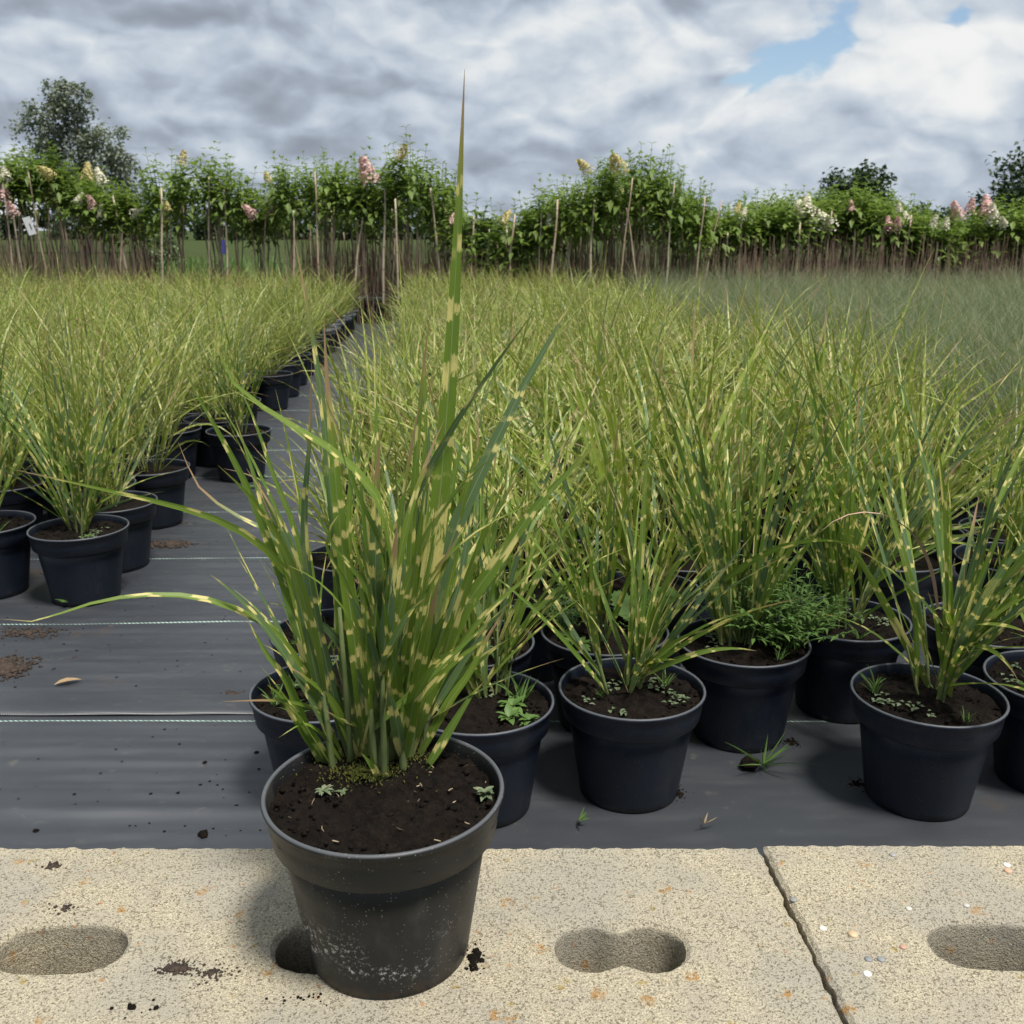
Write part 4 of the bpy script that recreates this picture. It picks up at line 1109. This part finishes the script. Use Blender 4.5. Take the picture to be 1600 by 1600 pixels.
for i, (px, yt, wd) in enumerate([(540, 338, 85), (610, 336, 85), (670, 340, 80), (920, 340, 85), (990, 338, 85), (1050, 342, 85), (1170, 340, 85), (1240, 342, 85), (1330, 340, 90), (1580, 338, 90), (228, 326, 70), (285, 322, 75), (345, 328, 80), (405, 332, 80), (470, 334, 80), (720, 348, 60), (782, 352, 60), (850, 346, 80), (-10, 330, 80), (70, 334, 80), (150, 334, 80), (1100, 346, 80), (1420, 340, 90), (1500, 338, 90)]):
    t = tree(px, yt, 95+4*(i % 3), wd, M['darktree'], 'far dark tree in the line along the horizon', 900, .5, [(0, .75, .5), (-.5, .5, .5), (.5, .5, .5), (0, .35, .7)], 30+i, open_=.75)
    t['group'] = 'far trees along the horizon'

# ------------------------------------------------------------------ litter on the fabric and the block
def place_crumbs(name, label, x, y, z, n, spread, r0, r1, seed, cat='soil', mat='soil'):
    random.seed(seed); p = on_plane(x, y, z)
    if z < .1: p.z = fabz(p.x, p.y)
    o = mk(name, crumbs(n, spread, r0, r1, mat), None, p); tag(o, label, cat, kind='stuff'); return o
place_crumbs('soil_crumbs', 'fibrous clump of spilled soil on the block beside an oval hole', 275, 1513, BH, 240, (.024, .013), .0006, .0028, 1, mat='compost')
place_crumbs('soil_crumbs', 'scatter of dark soil crumbs on the block beside the pot', 330, 1520, BH, 120, (.055, .030), .0004, .0018, 2, mat='compost')
place_crumbs('soil_crumbs', 'thin line of soil crumbs on the block near its back edge', 85, 1352, BH, 34, (.022, .012), .0006, .0024, 3, mat='compost')
place_crumbs('soil_crumbs', 'few soil crumbs in the middle of the block', 100, 1420, BH, 40, (.034, .022), .0005, .0022, 4, mat='compost')
place_crumbs('soil_crumbs', 'sparse soil crumbs at the front of the block', 210, 1575, BH, 16, (.07, .014), .0006, .0026, 5)
place_crumbs('soil_crumbs', 'dark soil squeezed out at the foot of the large pot', 742, 1500, BH, 60, (.012, .026), .001, .0036, 6)
place_crumbs('soil_crumbs', 'specks of soil in front of the large pot', 470, 1560, BH, 26, (.09, .02), .0005, .0016, 7)
for i, (x, y, w) in enumerate([(1060, 1240, 'yellowish mossy-topped'), (1238, 1160, 'feathery-weed'), (1340, 1225, 'pinkish-leaved')]):
    place_crumbs('soil_crumbs', 'dark soil crumbs at the foot of the %s pot' % w, x, y, .004, 60, (.022, .03), .0008, .0032, 60+i)
place_crumbs('soil_clod', 'black soil clod lying on the fabric against the block', 318, 1308, .006, 5, (.006, .006), .004, .008, 8)
for i, (x, y, n, sx, sy, r) in enumerate([(262, 852, 420, .10, .045, .009), (262, 818, 160, .12, .03, .005), (5, 1045, 420, .08, .07, .011), (40, 990, 260, .16, .06, .005), (362, 1085, 110, .045, .02, .005)]):
    place_crumbs('soil_patch', ['brown patch of spilled compost by the corner pot', 'thin brown compost smear behind the compost patch', 'dark lumpy compost heap at the path', 'thin brown compost smear crossing a marker yarn', 'small brown compost spot against the half-hidden pot'][i], x, y, .003, n, (sx, sy), r*.2, r, 40+i, mat='compost')
random.seed(71)
V, F = [], []
for i in range(150):
    x = random.uniform(0, 430); y = random.uniform(760, 1310); p = on_plane(x, y, .004); p.z = fabz(p.x, p.y); r = random.uniform(.0010, .0034)*(1 if random.random() < .9 else 1.9)
    me = lump(r, i*.31, .6, 1, .5); k = len(V); V += [tuple(q.co+p) for q in me.vertices]; F += [tuple(j+k for j in q.vertices) for q in me.polygons]; bpy.data.meshes.remove(me)
o = mk('fabric_crumbs', mesh('fabric_crumbs', V, F, M['soil'])); tag(o, 'fine soil crumbs scattered over the fabric path', 'soil', kind='stuff')
def litter_leaf(x, y, z, L, w, a, mat, label, cat='leaf', name='fallen_leaf'):
    p = on_plane(x, y, z); d = blade_leaf(Vector((0, 0, .003)), Vector((math.cos(a), math.sin(a), .25)), Vector((0, 0, 1)), L, w, .5, curl=.25)
    o = mk(name, mesh(name, d[0], d[1], mat, True, d[2]), None, p); tag(o, label, cat); return o
litter_leaf(85, 1072, .004, .05, .018, .5, M['deadleaf'], 'dry curled brown leaf lying on the fabric path')
litter_leaf(372, 765, .006, .075, .022, .3, M['weed'], 'pale green fallen leaf on the fabric beside the jutting pot')
litter_leaf(395, 745, .006, .07, .02, -.3, M['weed'], 'second green fallen leaf crossing the pale one')
random.seed(81)
def pulled_weed(x, y, n, L, label, ball=True, mat='weed'):
    p = on_plane(x, y, .004); t = thing('pulled_weed', p, 0, label, 'weed')
    ps = []
    for i in range(n):
        a = random.uniform(0, 6.283); ps.append(strip(*grow((0, 0, .012), a, random.uniform(.7, 1.45), random.uniform(-.3, .6), L*random.uniform(.4, 1), .0034, 7), across=1))
        cs = ps[-1][0]
    # keep the leaves above the fabric
    v, f, a = join(ps); v = [(q[0], q[1], max(.002, q[2])) for q in v]
    mk('leaves', wmesh('leaves', (v, f, a), M[mat]), t)
    if ball:
        me = lump(.016, 3.3, .7, 2, .5); me.materials.append(M['soil']); mk('root_ball', me, t, (-.02, .012, .008))
    return t
pulled_weed(1192, 1205, 20, .085, 'uprooted green weed with a ball of soil lying on the dark fabric')
pulled_weed(905, 1292, 6, .028, 'small withered weed sprig on the fabric beside the mossy-topped pot', False)
pulled_weed(1100, 1298, 4, .026, 'tiny pale sprig on the fabric against the block', False, 'fine_straw')
pulled_weed(110, 948, 12, .04, 'small green seedlings sprouting at the foot of the corner pot', False)
# twig poking out of an oval hole
tw = on_plane(10, 1505, BH)
pts = [tw + Vector((-.03, .0, -.06)), tw + Vector((-.005, -.005, .004)), tw + Vector((.022, .0, .016))]
o = mk('twig', mesh('twig', *tube(pts, [.0009, .0008, .0005], 5), M['fine_straw'])); tag(o, 'thin pale twig sticking out of an oval hole of the block', 'twig')
